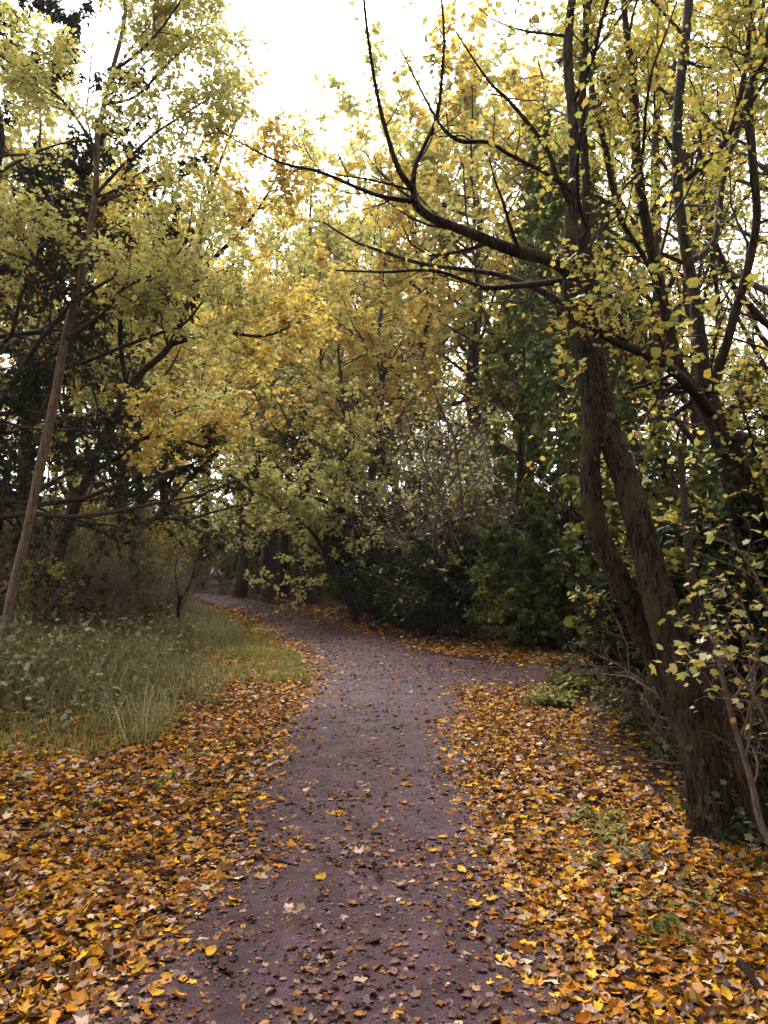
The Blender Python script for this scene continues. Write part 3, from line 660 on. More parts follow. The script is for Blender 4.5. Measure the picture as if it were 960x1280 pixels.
# --- 4. leaning brown tree behind it
Y3 = 12.0
p_ = pt(60, 760, Y3); b3 = np.array([p_[0], Y3, gz(p_[0], Y3) - .05])
t4 = empty('leaning_brown_tree', b3, 'dull brown tree leaning towards the path behind the bare brown thicket', 'tree')
zb = project(b3)[1]
lA = limb(t4, 'trunk', [(52, zb, Y3, 15), (75, 690, Y3, 12), (108, 600, Y3, 10.5), (128, 550, Y3, 10), (150, 510, Y3, 9), (175, 468, Y3, 8), (210, 435, Y3, 7), (235, 380, Y3, 6), (245, 330, Y3, 5), (262, 240, Y3, 4), (300, 140, Y3, 2)], M['bark_mid'], rng, 16, .06, 6, .015, .68)
lm4 = [lA]
for sp in ([(112, 590, Y3, 5), (150, 570, Y3 - .4, 4), (190, 545, Y3 - .8, 3), (260, 560, Y3 - 1.2, 2)],
           [(160, 490, Y3, 4), (150, 420, Y3 - .2, 3.5), (158, 340, Y3 - .4, 3), (170, 240, Y3 - .6, 2)],
           [(215, 430, Y3, 4), (270, 415, Y3 - .5, 3), (330, 420, Y3 - 1, 2.2), (380, 400, Y3 - 1.4, 1)],
           [(240, 350, Y3, 4), (290, 300, Y3 - .2, 3), (330, 250, Y3 - .3, 2), (360, 190, Y3 - .4, 1)]):
    lm4.append(limb(t4, 'limb', sp, M['bark_dark'], rng, 7, .03))
foliage(t4, [(p[:, 20:], r[:, 20:]) if i == 0 else (p, r) for i, (p, r) in enumerate(lm4)], lv4, (1, 6), .068, TR, M['gold'], M['twig'], rng)

# ------------------------------------------------------------------ generic trees (prototypes, then copies)
def proto_tree(name, H, seed, mat, bark, leafsize, tm, leafk=10, clear=.28, spread=.42, ang=62, k=(26, 8, 6), trop=.10, r0=None, lean=.05, twigmat=None, drop=.3):
    rng = np.random.default_rng(seed)
    root = empty(name, (0, 0, 0), 'x', 'tree')
    n = 14; z = np.linspace(0, H, n)
    wx = np.cumsum(rng.standard_normal(n)) * lean * H / n * 2; wy = np.cumsum(rng.standard_normal(n)) * lean * H / n * 2
    wx -= wx[0]; wy -= wy[0]
    P = np.column_stack([wx, wy, z - .05])[None]
    rb = r0 or H * .014
    R = (rb * (1 - np.linspace(0, 1, n)) ** .8 + .012)[None]; R[0, 0] *= 1.5; R[0, 1] *= 1.08
    V, Fc = tubes(np.stack([catmull(P[0], 3)]), np.interp(np.linspace(0, n - 1, (n - 1) * 3 + 1), np.arange(n), R[0])[None], 11, .06, rng)
    ob('trunk', mesh_np('trunk', V, [Fc], smooth=True), bark, root)
    tw, acc = Acc(), Acc()
    Q1, R1 = sprout(P, R, k[0], clear, .97, ang, spread, 7, trop, .16, .45, rng, minlen=.08 * H, shrink=.62)
    V, Fc = tubes(Q1, R1, 6); tw.add(V, Fc)
    Q2, R2 = sprout(Q1, R1, k[1], .15, 1, 50, .45, 6, trop * .5, .2, .5, rng, minlen=.035 * H)
    V, Fc = tubes(Q2, np.maximum(R2, .004), 4); tw.add(V, Fc)
    Q3, R3 = sprout(Q2, R2, k[2], .15, 1, 48, .5, 4, -.03, .22, .6, rng, minlen=.02 * H)
    V, Fc = tubes(Q3, np.maximum(R3, .003), 3); tw.add(V, Fc)
    ob('branches', tw.mesh('branches', True), twigmat or M['twig'], root)
    leaves(acc, tm, Q2, max(1, leafk // 2), .3, leafsize, rng, droop=drop); leaves(acc, tm, Q3, leafk, .1, leafsize, rng, droop=drop)
    ob('crown', acc.mesh('crown'), mat, root, kind='stuff')
    return root
def proto_shrub(name, H, seed, mat, stemmat, leafsize, tm, leafk=8, stems=12, spread=35, k=(7, 6), lean=.12, leafy=True, cat='shrub', droop=.3):
    rng = np.random.default_rng(seed)
    root = empty(name, (0, 0, 0), 'x', cat)
    az = rng.uniform(0, 6.283, stems); el = np.radians(rng.uniform(4, spread, stems))
    d = np.column_stack([np.sin(el) * np.cos(az), np.sin(el) * np.sin(az), np.cos(el)])
    P = np.empty((stems, 8, 3)); P[:, 0] = d * np.array([1, 1, 0]) * .25 * H * .3 - UP * .05
    L = H * rng.uniform(.6, 1.1, stems)[:, None] / 7
    for j in range(1, 8):
        d = norm(d + lean * rng.standard_normal((stems, 3)) + .02 * UP); P[:, j] = P[:, j - 1] + d * L
    R = np.linspace(1, .25, 8)[None] * (H * .009 * rng.uniform(.6, 1.2, stems))[:, None]
    tw = Acc(); V, Fc = tubes(P, R, 6); tw.add(V, Fc)
    Q, RQ = sprout(P, R, k[0], .1, 1, 48, .42, 6, .05, .22, .55, rng, minlen=.1 * H); V, Fc = tubes(Q, np.maximum(RQ, .003), 4); tw.add(V, Fc)
    Q3, R3 = sprout(Q, RQ, k[1], .1, 1, 45, .5, 4, .0, .25, .6, rng, minlen=.05 * H); V, Fc = tubes(Q3, np.maximum(R3, .0022), 3); tw.add(V, Fc)
    ob('stems', tw.mesh('stems', True), stemmat, root)
    if leafy:
        acc = Acc(); leaves(acc, tm, Q, max(1, leafk // 2), .2, leafsize, rng, droop=droop); leaves(acc, tm, Q3, leafk, 0, leafsize, rng, droop=droop)
        ob('foliage', acc.mesh('foliage'), mat, root, kind='stuff')
    return root
used = {}
rngp = np.random.default_rng(77)
def put(proto, x, y, scale, label, group=None, rz=None, sz=None, dz=0):
    for _ in range(12):                       # nothing grows on the paths
        if y > 1 and edge_dist(np.array([[x, y]]))[0] < .7: y += .5
    o = proto if proto.name not in used else copy_tree(proto)
    used[proto.name] = 1
    o.location = (x, y, gz(x, y) + dz); s = scale
    o.scale = (s, s, s * (sz or 1)); o.rotation_euler = (0, 0, rngp.uniform(0, 6.28) if rz is None else rz)
    o['label'] = label
    if group: o['group'] = group
    elif 'group' in o: del o['group']
    return o
def putpx(proto, px, Y, scale, label, group=None, **k):
    return put(proto, (px - 480) / F * Y, Y, scale, label, group, **k)
H0 = 12.0
pa = proto_tree('golden_tree', H0, 101, M['gold'], M['bark_mid'], .115, TR, 7, clear=.2)
pb = proto_tree('olive_tree', H0, 102, M['olive'], M['bark_mid'], .115, TR, 7, clear=.2)
pc = proto_tree('pale_green_tree', H0, 103, M['paleg'], M['bark_mid'], .115, TR, 7, clear=.16, ang=78, trop=.02)
pd = proto_tree('thin_golden_tree', H0, 104, M['gold'], M['bark_dark'], .13, TR, 6, clear=.35, spread=.32)
pg = proto_tree('yellow_green_tree', H0, 107, M['ygreen'], M['bark_mid'], .068, TR, 6, clear=.2, spread=.36)
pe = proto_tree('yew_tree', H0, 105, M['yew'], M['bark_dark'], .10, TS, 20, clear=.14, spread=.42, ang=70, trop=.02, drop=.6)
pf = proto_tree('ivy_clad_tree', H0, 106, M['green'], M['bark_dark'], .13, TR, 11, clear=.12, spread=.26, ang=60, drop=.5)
GB = 'woodland trees behind the path bend'
def zone(px, Y):
    far = Y > 33
    for lim, a_, b_ in ((130, 'rising behind the bare thicket', 'far back behind the bare thicket'), (250, 'behind the forked sapling on the bank', 'far back beyond the boulders'),
                        (340, 'above the vanishing end of the path', 'at the back of the wood beyond the path end'), (430, 'behind the small crooked dark tree', 'far back behind the crooked dark tree'),
                        (560, 'behind the broad dark evergreen at the bend', 'far back behind the broad dark evergreen'), (690, 'behind the fork and its dark shrubs', 'far back behind the fork of the paths'),
                        (800, 'behind the ivy-covered trees', 'far back behind the ivy-covered trees'), (2000, 'beyond the side path', 'far back beyond the side path')):
        if px < lim: return b_ if far else a_
def wood(proto, px, Y, top, label, **k):
    label = label.split(' in the wood')[0].split(' standing deep')[0] + (' ' + zone(px, Y) if 'beside the bend' not in label else '')
    z = pt(px, top, Y)[2]; return putpx(proto, px, Y, z / H0 / 1.02, label, GB, **k)
LG = 'tall golden-leaved tree in the wood behind the path bend'
LO = 'tall olive-yellow tree in the wood behind the path bend'
LPG = 'pale green tree with level sprays beside the bend of the path'
LTH = 'thin dark-trunked golden tree standing deep in the wood'
# centre and left background
for pr, px, Y, top, lb in (
    (pa, 330, 30, 215, LG), (pb, 395, 33, 235, LO), (pa, 260, 27, 255, LG), (pb, 455, 31, 255, LO), (pb, 205, 24, 250, LO), (pa, 150, 21, 240, LG),
    (pa, 90, 19, 220, LG), (pb, 20, 17, 120, LO), (pb, 545, 26, 130, LO), (pa, 600, 24, 70, LG), (pb, 660, 22, 60, LO), (pa, 720, 25, 150, LG),
    (pd, 295, 36, 330, LTH), (pd, 312, 34, 360, LTH), (pd, 350, 32, 340, LTH), (pd, 380, 37, 300, LTH), (pd, 240, 38, 320, LTH), (pd, 500, 30, 330, LTH),
    (pb, 120, 40, 330, LO), (pa, 220, 46, 320, LG), (pb, 320, 48, 330, LO), (pa, 420, 46, 330, LG), (pb, 520, 42, 300, LO), (pa, 640, 40, 320, LG),
    (pb, 760, 34, 300, LO), (pa, 860, 30, 380, LG), (pb, 960, 28, 420, LO), (pa, -60, 24, 200, LG), (pb, -160, 20, 150, LO), (pa, 1080, 26, 350, LG),
    (pb, 20, 44, 330, LO), (pa, 1200, 34, 350, LG)):
    wood(pr, px, Y, top, lb)
for pr, x, y, sc in ((pb, 6.5, 1.0, 1.1), (pa, 5.0, -4.0, 1.2), (pb, -6.0, -2.5, 1.2), (pa, -8.0, 3.0, 1.2), (pb, 0.8, -6.5, 1.3), (pa, 9.0, 4.5, 1.2), (pb, -3.5, -7, 1.2), (pe, 4.2, -1.5, .8), (pe, -4.6, -2.0, .8), (pe, 1.5, -8, 1.0), (pe, -2.5, -9, 1.0), (pe, 7.5, -3, 1.1), (pe, -8, -1, 1.1), (pf, 6.0, 2.2, .8)):  # unseen trees, added to block sky light and darken the foreground
    put(pr, x, y, sc, {pa: 'golden-leaved', pb: 'olive-yellow', pe: 'dark evergreen', pf: 'ivy-clad'}[pr] + ' tree added out of sight along the straight path to shade the foreground', 'unseen shade trees added along the straight path')
for px_, Y_, sc_y, lb in ((850, 12.6, 1.0, 'yellow-green tree beyond the side path, behind the many-stemmed tree'), (960, 10.6, .95, 'yellow-green tree in the hedge just behind the many-stemmed tree'),
                       (1060, 9.0, .95, 'yellow-green tree in the hedge, farther from the path than the many-stemmed tree'), (1000, 15.5, 1.15, 'yellow-green tree behind the hedge and the side path')):
    putpx(pg, px_, Y_, sc_y, lb, None)
for pr, px_, Y_, top_, lb in ((pb, 140, 22, 330, 'olive-yellow tree with low boughs beyond the thicket on the bank'), (pa, 300, 24, 300, 'golden tree with low boughs over the far bend of the path'),
                              (pb, 385, 26, 290, 'olive-yellow tree with low boughs behind the crooked dark tree'), (pa, 470, 23, 300, 'golden tree with low boughs behind the broad dark evergreen'), (pb, 180, 17, 260, 'olive-yellow tree with low boughs over the bare thicket')):
    wood(pr, px_, Y_, top_, lb + ' in the wood')['label'] = lb
# mid-ground
wood(pc, 440, 19, 330, 'pale green tree with level sprays beside the bend of the path, by the crooked tree', rz=.4)
wood(pc, 345, 22, 400, 'lower pale green tree with level sprays beside the bend, over the path end', rz=2.2)
o = putpx(pe, 515, 17.0, .40, 'dark broad evergreen tree crowding the outer edge of the path bend')
o = putpx(pe, 575, 19.0, .42, 'dark evergreen tree standing behind the fork of the paths')
o = putpx(pe, -5, 12.5, .66, 'tall dark evergreen tree behind the slender pale tree')
o = putpx(pe, -90, 10.5, .8, 'dark evergreen tree beside the bramble bank, outermost of its pair')
o = putpx(pf, 655, 14.2, .46, 'ivy-clad green tree standing beside the side path', sz=1.1)
o = putpx(pf, 705, 9.0 + 4.3, .5, sz=1.45, label= 'narrow dark ivy-covered tree behind the leaning twin trunks')
o = putpx(pf, 780, 15.0, .5, 'low ivy-clad green tree beyond the side path')
# curved dark tree at the bend
rng = np.random.default_rng(41)
Y5 = 19.4
p_ = pt(446, 784, Y5); b5 = np.array([p_[0], Y5, gz(p_[0], Y5) - .05])
t5 = empty('curved_dark_tree', b5, 'small dark crooked tree at the outer edge of the path bend', 'tree')
l5 = [limb(t5, 'trunk', [(447, 786, Y5, 6.5), (440, 760, Y5, 5.5), (428, 733, Y5, 5), (412, 705, Y5, 5), (408, 670, Y5, 4), (412, 630, Y5, 3.2), (425, 580, Y5, 2.5)], M['bark_dark'], rng, 10, .05),
      limb(t5, 'limb', [(412, 705, Y5, 3.5), (400, 680, Y5 - .2, 3), (385, 660, Y5 - .4, 2.2), (360, 640, Y5 - .8, 1.5)], M['bark_dark'], rng, 7, .03),
      limb(t5, 'limb', [(411, 640, Y5, 3.4), (430, 638, Y5 - .3, 3.2), (400, 625, Y5 - .6, 3), (370, 618, Y5 - .9, 2.8), (330, 620, Y5 - 1.2, 2), (300, 605, Y5 - 1.5, 1.2)], M['bark_dark'], rng, 7, .03)]
foliage(t5, l5, lv4, (1, 5), .08, TR, M['olive'], M['twig'], rng)

# ------------------------------------------------------------------ shrubs and undergrowth
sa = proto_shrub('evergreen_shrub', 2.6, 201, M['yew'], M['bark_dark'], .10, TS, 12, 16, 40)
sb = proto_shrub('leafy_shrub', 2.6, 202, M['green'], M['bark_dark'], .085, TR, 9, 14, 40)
sc_ = proto_shrub('bare_shrub', 2.4, 203, M['olive'], M['twig_brown'], .05, TS, 1, 20, 62, k=(8, 6), lean=.3, leafy=False)
sd_ = proto_shrub('pale_twiggy_shrub', 3.4, 204, M['olive'], M['twig_pale'], .06, TS, 2, 14, 40, k=(8, 6), lean=.2)
se = proto_shrub('yellow_shrub', 2.4, 205, M['ygreen'], M['twig'], .075, TR, 6, 12, 40)
GS = 'dark shrubs under the trees'
LD = 'dark evergreen shrub filling the shade under the trees'
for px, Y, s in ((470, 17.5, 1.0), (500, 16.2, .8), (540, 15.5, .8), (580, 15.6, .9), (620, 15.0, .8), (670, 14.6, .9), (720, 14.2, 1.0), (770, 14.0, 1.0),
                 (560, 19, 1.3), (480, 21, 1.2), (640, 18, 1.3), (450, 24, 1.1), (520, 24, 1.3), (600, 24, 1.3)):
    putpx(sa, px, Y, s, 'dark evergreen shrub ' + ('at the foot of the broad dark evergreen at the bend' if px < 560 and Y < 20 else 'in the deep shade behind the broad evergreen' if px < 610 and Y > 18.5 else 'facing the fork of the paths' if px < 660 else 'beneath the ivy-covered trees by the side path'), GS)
LL = 'glossy green shrub beyond the side path'
for px, Y, s in ((640, 13.9, .7), (690, 13.6, .8), (740, 13.4, .9), (800, 13.4, 1.1), (860, 13.2, 1.2), (930, 13.2, 1.2), (1000, 13.0, 1.3)):
    putpx(sb, px, Y, s, LL, 'green shrubs beyond the side path')
LR = 'dark shrub in the hedge behind the leaning twin trunks'
for x, y, s in ((2.45, 7.0, .55), (2.75, 7.9, .6), (2.5, 6.1, .5), (2.65, 5.5, .45), (3.1, 8.8, .6), (2.7, 6.9, .75), (3.0, 6.2, .8), (3.3, 5.4, .8), (3.1, 7.6, .9), (4.1, 6.9, 1.1), (4.3, 5.6, 1.1), (3.9, 8.2, 1.1), (3.0, 4.5, .6), (3.6, 4.2, .9), (4.6, 4.6, 1.1), (5.2, 7.8, 1.3), (3.3, 3.4, .7)):  # low ones take near-black leaves, putting the hedge-base shade into colour
    put(sb if s > .85 and y > 5 else sa, x, y, s, ('tall green' if s > .85 and y > 5 else 'low shade-darkened evergreen') + LR[4:], 'hedge shrubs behind the twin-trunked tree')
for x, y, s in ((2.35, 5.45, .5), (2.55, 4.85, .5), (2.75, 4.3, .5), (2.3, 6.3, .45), (2.75, 5.6, .7)):
    put(sc_, x, y, s, 'bare twiggy bush tangled round the foot of the twin trunks', 'bare bushes by the twin trunks')
for x, y, s in ((2.45, 5.2, .33), (2.6, 4.55, .3), (2.95, 4.1, .35), (2.25, 5.9, .3)):
    put(sa, x, y, s, 'knee-high dark evergreen bush at the foot of the twin trunks', 'small bushes by the twin trunks')
for x, y, s in ((5.5, 6.3, 1.3), (4.6, 7.6, 1.2), (6.2, 8.4, 1.4), (3.6, 7.0, 1.0), (2.9, 7.2, .8), (3.9, 5.2, 1.0)):
    put(se, x, y, s, 'yellow-green shrub in the hedge below the many-stemmed tree', 'yellow hedge shrubs')
LB = 'bare brown twiggy shrub in the thicket beyond the brambles'
for px, Y, s in ((60, 12.5, .9), (100, 13.5, 1.0), (140, 14.5, 1.0), (175, 15.5, .9), (20, 11.5, .9), (120, 16.5, 1.1), (195, 18, .9), (70, 15.5, 1.1), (-30, 12.5, 1.1), (90, 11.8, .7), (130, 12.8, .8), (165, 14, .7), (40, 13.5, 1.2), (205, 21, .6), (195, 24, .7), (180, 22, .8), (222, 26, .5), (240, 29, .45)):
    putpx(sc_, px, Y, s, LB, 'bare thicket shrubs on the left bank')
for px, Y, s in ((590, 16.0, 1.5), (560, 17.0, 1.7), (620, 17.5, 1.6)):
    putpx(sd_, px, Y, s, 'tall pale-twigged half-bare shrub above the dark evergreens', 'pale twiggy shrubs')
LW = 'low green shrub deep in the wood beyond the bend'
for px, Y, s in ((150, 26, 1.2), (190, 32, 1.3), (120, 24, 1.2), (60, 22, 1.3), (0, 20, 1.3), (320, 40, 1.3), (360, 36, 1.2), (400, 33, 1.1), (280, 45, 1.5), (230, 48, 1.6), (170, 46, 1.7), (420, 30, 1.1), (440, 38, 1.5), (500, 36, 1.6), (90, 36, 1.6), (20, 32, 1.6),
                 (560, 34, 1.7), (620, 32, 1.7), (690, 30, 1.7), (760, 26, 1.6), (830, 24, 1.6), (900, 22, 1.6), (980, 20, 1.6), (340, 50, 2), (390, 52, 2), (450, 50, 2), (130, 50, 2.3), (180, 54, 2.6), (220, 56, 2.6), (260, 54, 2.6), (300, 56, 2.6), (60, 46, 2.2), (-10, 40, 2), (-80, 34, 2), (150, 36, 1.6), (200, 40, 1.6), (30, 26, 1.4), (-50, 26, 1.5), (350, 58, 2.6), (90, 54, 2.4), (520, 52, 2.3), (590, 50, 2.3)):
    putpx(sb, px, Y, s, LW, 'shrubs deep in the wood')
for px_, Y_, s_, p__, lb in ((55, 11.6, .55, se, 'small yellow-green bush in front of the bare thicket, by the pale trunk'), (150, 14.0, .6, sb, 'small green bush at the middle of the bare thicket'),
                            (185, 16.5, .6, se, 'small yellow-green bush where the bare thicket meets the grass'), (100, 12.2, .5, sa, 'low dark evergreen bush in front of the bare thicket'), (20, 12.4, .8, sb, 'green bush behind the foot of the pale trunk')):
    putpx(p__, px_, Y_, s_, lb)
LY = 'yellow-leaved shrub at the far side of the left bank'
for px, Y, s in ((185, 21, 1.0), (165, 19, 1.0), (130, 20, 1.2)):
    putpx(se, px, Y, s, LY, 'yellow shrubs beyond the left bank')

# near sapling with yellow leaves, lower right
rng = np.random.default_rng(51)
b6 = np.array([2.28, 4.15, 0]); b6[2] = gz(2.28, 4.15) - .03
t6 = empty('yellow_sapling', b6, 'spindly yellow-leaved sapling leaning in front of the hedge by the twin trunks', 'sapling')
l6 = [limb(t6, 'stem', [(1000, 1105, 4.1, 6), (955, 1040, 4.05, 5), (940, 980, 4.0, 4.5), (922, 920, 3.95, 4), (908, 870, 3.9, 3.5), (895, 810, 3.85, 3), (880, 740, 3.8, 2)], M['twig_pale'], rng, 7, .04),
      limb(t6, 'limb', [(912, 880, 3.92, 2.5), (930, 855, 3.8, 2.2), (945, 825, 3.7, 2), (940, 790, 3.6, 1.6), (925, 745, 3.5, 1.2)], M['twig_pale'], rng, 6, .03),
      limb(t6, 'limb', [(980, 960, 4.0, 3), (960, 905, 3.8, 2.5), (935, 860, 3.7, 2.1), (910, 830, 3.6, 1.8), (880, 815, 3.55, 1.4), (850, 818, 3.5, 1)], M['twig_pale'], rng, 6, .03),
      limb(t6, 'limb', [(1000, 880, 3.9, 3), (975, 800, 3.75, 2.5), (955, 740, 3.65, 2), (925, 690, 3.6, 1.4), (890, 670, 3.55, 1)], M['twig_pale'], rng, 6, .03)]
lv6 = [dict(k=8, t0=.35, t1=1, ang=50, ratio=.30, n=6, trop=.02, wander=.2, rf=.5, flat=.5, minlen=.2),
       dict(k=3, t0=.3, t1=1, ang=40, ratio=.5, n=4, trop=0, wander=.2, rf=.6, minlen=.1)]
foliage(t6, l6, lv6, (1, 2), .042, TM[0], M['ygreen'], M['twig_pale'], rng, singles=160, single_mesh=ym, minr=.0012)
# grey pole-like stem beside the twin trunks
b7 = gat(955, 1050); b7[2] -= .04
t7 = empty('grey_stem', b7, 'thin grey leaning trunk beside the base of the twin trunks', 'tree trunk')
Y7 = b7[1]
limb(t7, 'trunk', [(962, 1070, Y7, 17), (935, 980, Y7, 14), (908, 900, Y7 + .05, 12), (885, 820, Y7 + .15, 10), (868, 740, Y7 + .3, 8), (858, 660, Y7 + .5, 6), (850, 560, Y7 + .8, 4)], M['bark_mid'], rng, 10, .05)

# ivy on trunks
def ivy_on(name, label, spec, count, size, rng, rad):
    P, R = poly(spec); P = P[0]; R = R[0]
    acc = Acc(); t = rng.uniform(0, len(P) - 1.001, count); i = t.astype(int); w = (t - i)[:, None]
    c = P[i] * (1 - w) + P[i + 1] * w; r = R[i] * rng.uniform(.9, rad, count)
    th = rng.uniform(0, 6.283, count); out = np.column_stack([np.cos(th), np.sin(th), .3 * rng.standard_normal(count)])
    pos = c + out * r[:, None]
    ax_ = norm(rng.standard_normal((count, 3)) * .6 - UP * .7); add_leaves(acc, TM[0], pos, ax_, norm(out + .5 * rng.standard_normal((count, 3)) + .3 * UP), size, rng)
    o = ob(name, acc.mesh(name), M['ivy'], kind=None); return tag(o, label, 'ivy')
rng = np.random.default_rng(61)
ivy_on('ivy', 'ivy leaves climbing the lower trunk of the many-stemmed tree', [(985, 850, Y1, 33), (950, 690, Y1, 25), (928, 620, Y1, 22), (905, 550, Y1, 20)], 420, .06, rng, 1.8)
ivy_on('ivy', 'ivy leaves around the foot of the leaning twin trunks', [(905, 1050, Y0 + .05, 42), (890, 990, Y0 + .05, 38), (872, 920, Y0 + .1, 36)], 130, .045, rng, 1.5)
ivy_on('ivy', 'dense ivy mass high on the stems of the leaning twin-trunked tree', [(735, 560, Y0 + .55, 45), (728, 480, Y0 + 1.0, 50), (715, 400, Y0 + 1.3, 60), (705, 300, Y0 + 1.5, 48), (700, 215, Y0 + 1.6, 30)], 2200, .05, rng, 1.4)

# small forked sapling on the left bank
Y8 = 15.5
p_ = pt(222, 778, Y8); b8 = np.array([p_[0], Y8, gz(p_[0], Y8) - .03])
t8 = empty('forked_sapling', b8, 'small leafless forked sapling among the tall grass on the bank', 'sapling')
zb = project(b8)[1]
l8 = [limb(t8, 'trunk', [(222, zb + 2, Y8, 3.6), (223, 765, Y8, 3), (224, 748, Y8, 2.6), (221, 730, Y8, 1.8), (219, 712, Y8, 1.2), (222, 695, Y8, .8)], M['bark_dark'], rng, 7, .04),
      limb(t8, 'limb', [(224, 750, Y8, 2.4), (234, 738, Y8, 2), (241, 720, Y8, 1.6), (246, 700, Y8, 1.2), (262, 688, Y8, .8)], M['bark_dark'], rng, 7, .04)]
foliage(t8, l8, [dict(k=6, t0=.3, t1=1, ang=45, ratio=.3, n=5, trop=.1, wander=.2, rf=.5, minlen=.15), dict(k=3, t0=.3, t1=1, ang=40, ratio=.5, n=4, trop=0, wander=.2, rf=.6, minlen=.1)], (0, 1), .05, TS, M['ygreen'], M['twig_brown'], rng)

# ------------------------------------------------------------------ grass, brambles, ferns
def scatter_px(rng, N, quad):
    """random points on the ground inside a photo-pixel quad given as (x0,x1,y0,y1)"""
    x0, x1, y0, y1 = quad
    Y = np.array([gpt(480, y)[1] for y in (y0, y1)]); y = rng.uniform(min(Y), max(Y), N)
    x = (rng.uniform(x0, x1, N) - 480) / F * y
    return np.column_stack([x, y])
def blades(acc, XY, hgt_, wid, rng, bend=.5):
    N = len(XY); z = hgt(XY); b = np.column_stack([XY, z - .01]); h = hgt_ * rng.uniform(.35, 1.25, N) * (1 + .55 * vnoise(XY, 2.6, 61) + .3 * vnoise(XY, 8, 63))
    az = rng.uniform(0, 6.283, N); d = np.column_stack([np.cos(az), np.sin(az), np.zeros(N)]); s = np.column_stack([-np.sin(az), np.cos(az), np.zeros(N)])
    bn = bend * rng.uniform(.2, 1.3, N)
    V = np.empty((N, 5, 3)); w = (wid * rng.uniform(.6, 1.3, N))[:, None]
    m = b + d * (h * bn * .3)[:, None] + UP * (h * .6)[:, None]; t = b + d * (h * bn)[:, None] + UP * (h * (1 - .25 * bn))[:, None]
    V[:, 0] = b - s * w; V[:, 1] = b + s * w; V[:, 2] = m + s * w * .7; V[:, 3] = m - s * w * .7; V[:, 4] = t
    o = (np.arange(N) * 5)[:, None]
    Fc = np.vstack([o + np.array([0, 1, 2]), o + np.array([0, 2, 3]), o + np.array([3, 2, 4])])
    acc.add(V.reshape(-1, 3), Fc, np.repeat(np.clip(.5 + .28 * vnoise(XY, 1.5, 9) + .25 * rng.standard_normal(N), 0, 1), 5))
rng = np.random.default_rng(71)
acc = Acc()
XY = scatter_px(rng, 26000, (190, 400, 770, 855)); e = edge_dist(XY); XY = XY[(e > .1 + .25 * vnoise(XY, 2.5, 41)) & (e < 2.6) & (vnoise(XY, 3, 43) > rng.uniform(-1.0, .5, len(XY)))]; blades(acc, XY, .16, .005, rng, .9)
XY = scatter_px(rng, 7000, (0, 340, 850, 960)); e = edge_dist(XY); n_ = vnoise(XY, 1.3, 12); XY = XY[(e > .9) & (n_ > .12)]; blades(acc, XY, .13, .004, rng)
o = ob('short_grass', acc.mesh('short_grass'), M['grass'], kind='stuff'); tag(o, 'short green grass fringing the inside of the path bend', 'grass')
acc = Acc()
XY = scatter_px(rng, 22000, (150, 330, 758, 812)); e = edge_dist(XY); XY = XY[(e > .9) & (e < 4.5)]; blades(acc, XY, .34, .006, rng, .9)
XY = scatter_px(rng, 46000, (-60, 290, 780, 940)); e = edge_dist(XY); XY = XY[(e > 1.0) & (vnoise(XY, 2.2, 29) * 1.6 + vnoise(XY, 6, 31) * .8 + (-XY[:, 0] - 2.9) * .45 > rng.uniform(-.5, 1.2, len(XY)))]; blades(acc, XY, .46, .0042, rng, 1.2)
XY = scatter_px(rng, 7000, (185, 290, 744, 762)); e = edge_dist(XY); XY = XY[(e > .5) & (e < 5)]; blades(acc, XY, .5, .011, rng, .8)
o = ob('tall_grass', acc.mesh('tall_grass'), M['dry'], kind='stuff'); tag(o, 'tall pale dry grass along the left bank of the path', 'grass')
# bramble and nettle growth on the left bank
tw, acc = Acc(), Acc()
XY = np.vstack([scatter_px(rng, 1900, (-120, 250, 800, 935)), scatter_px(rng, 400, (0, 240, 775, 810))]); e = edge_dist(XY); XY = XY[(e > 1.3) & (vnoise(XY, 1.6, 19) * .9 + (-XY[:, 0] - 2.9) * .8 > rng.uniform(-.5, .9, len(XY)))]
N = len(XY); P = np.empty((N, 7, 3)); P[:, 0] = np.column_stack([XY, hgt(XY) - .02])
az = rng.uniform(0, 6.283, N); d = norm(np.column_stack([np.cos(az) * .4, np.sin(az) * .4, np.ones(N)])); L_ = rng.uniform(.25, .75, N)[:, None] * (1 + .6 * vnoise(XY, 2.1, 33))[:, None] / 6
for j in range(1, 7):
    d = norm(d + .16 * rng.standard_normal((N, 3)) - .10 * UP); P[:, j] = P[:, j - 1] + d * L_
R = np.tile(np.linspace(.006, .002, 7), (N, 1)); V, Fc = tubes(P, R, 4); tw.add(V, Fc)
Q, RQ = sprout(P, R, 4, .25, 1, 55, .35, 4, 0, .2, .6, rng, minlen=.1); V, Fc = tubes(Q, np.maximum(RQ, .0012), 3); tw.add(V, Fc)
br = empty('brambles', (0, 0, 0), 'tangled grey-green brambles and nettles covering the left bank', 'brambles'); br['kind'] = 'stuff'
ob('stems', tw.mesh('stems', True), M['stem_green'], br, kind='stuff')
leaves(acc, TS, P, 6, .2, .065, rng, droop=.3, tilt=.8); leaves(acc, TM[1], Q, 2, .2, .055, rng, droop=.2, tilt=.8)
ob('foliage', acc.mesh('foliage'), M['nettle'], br, kind='stuff')
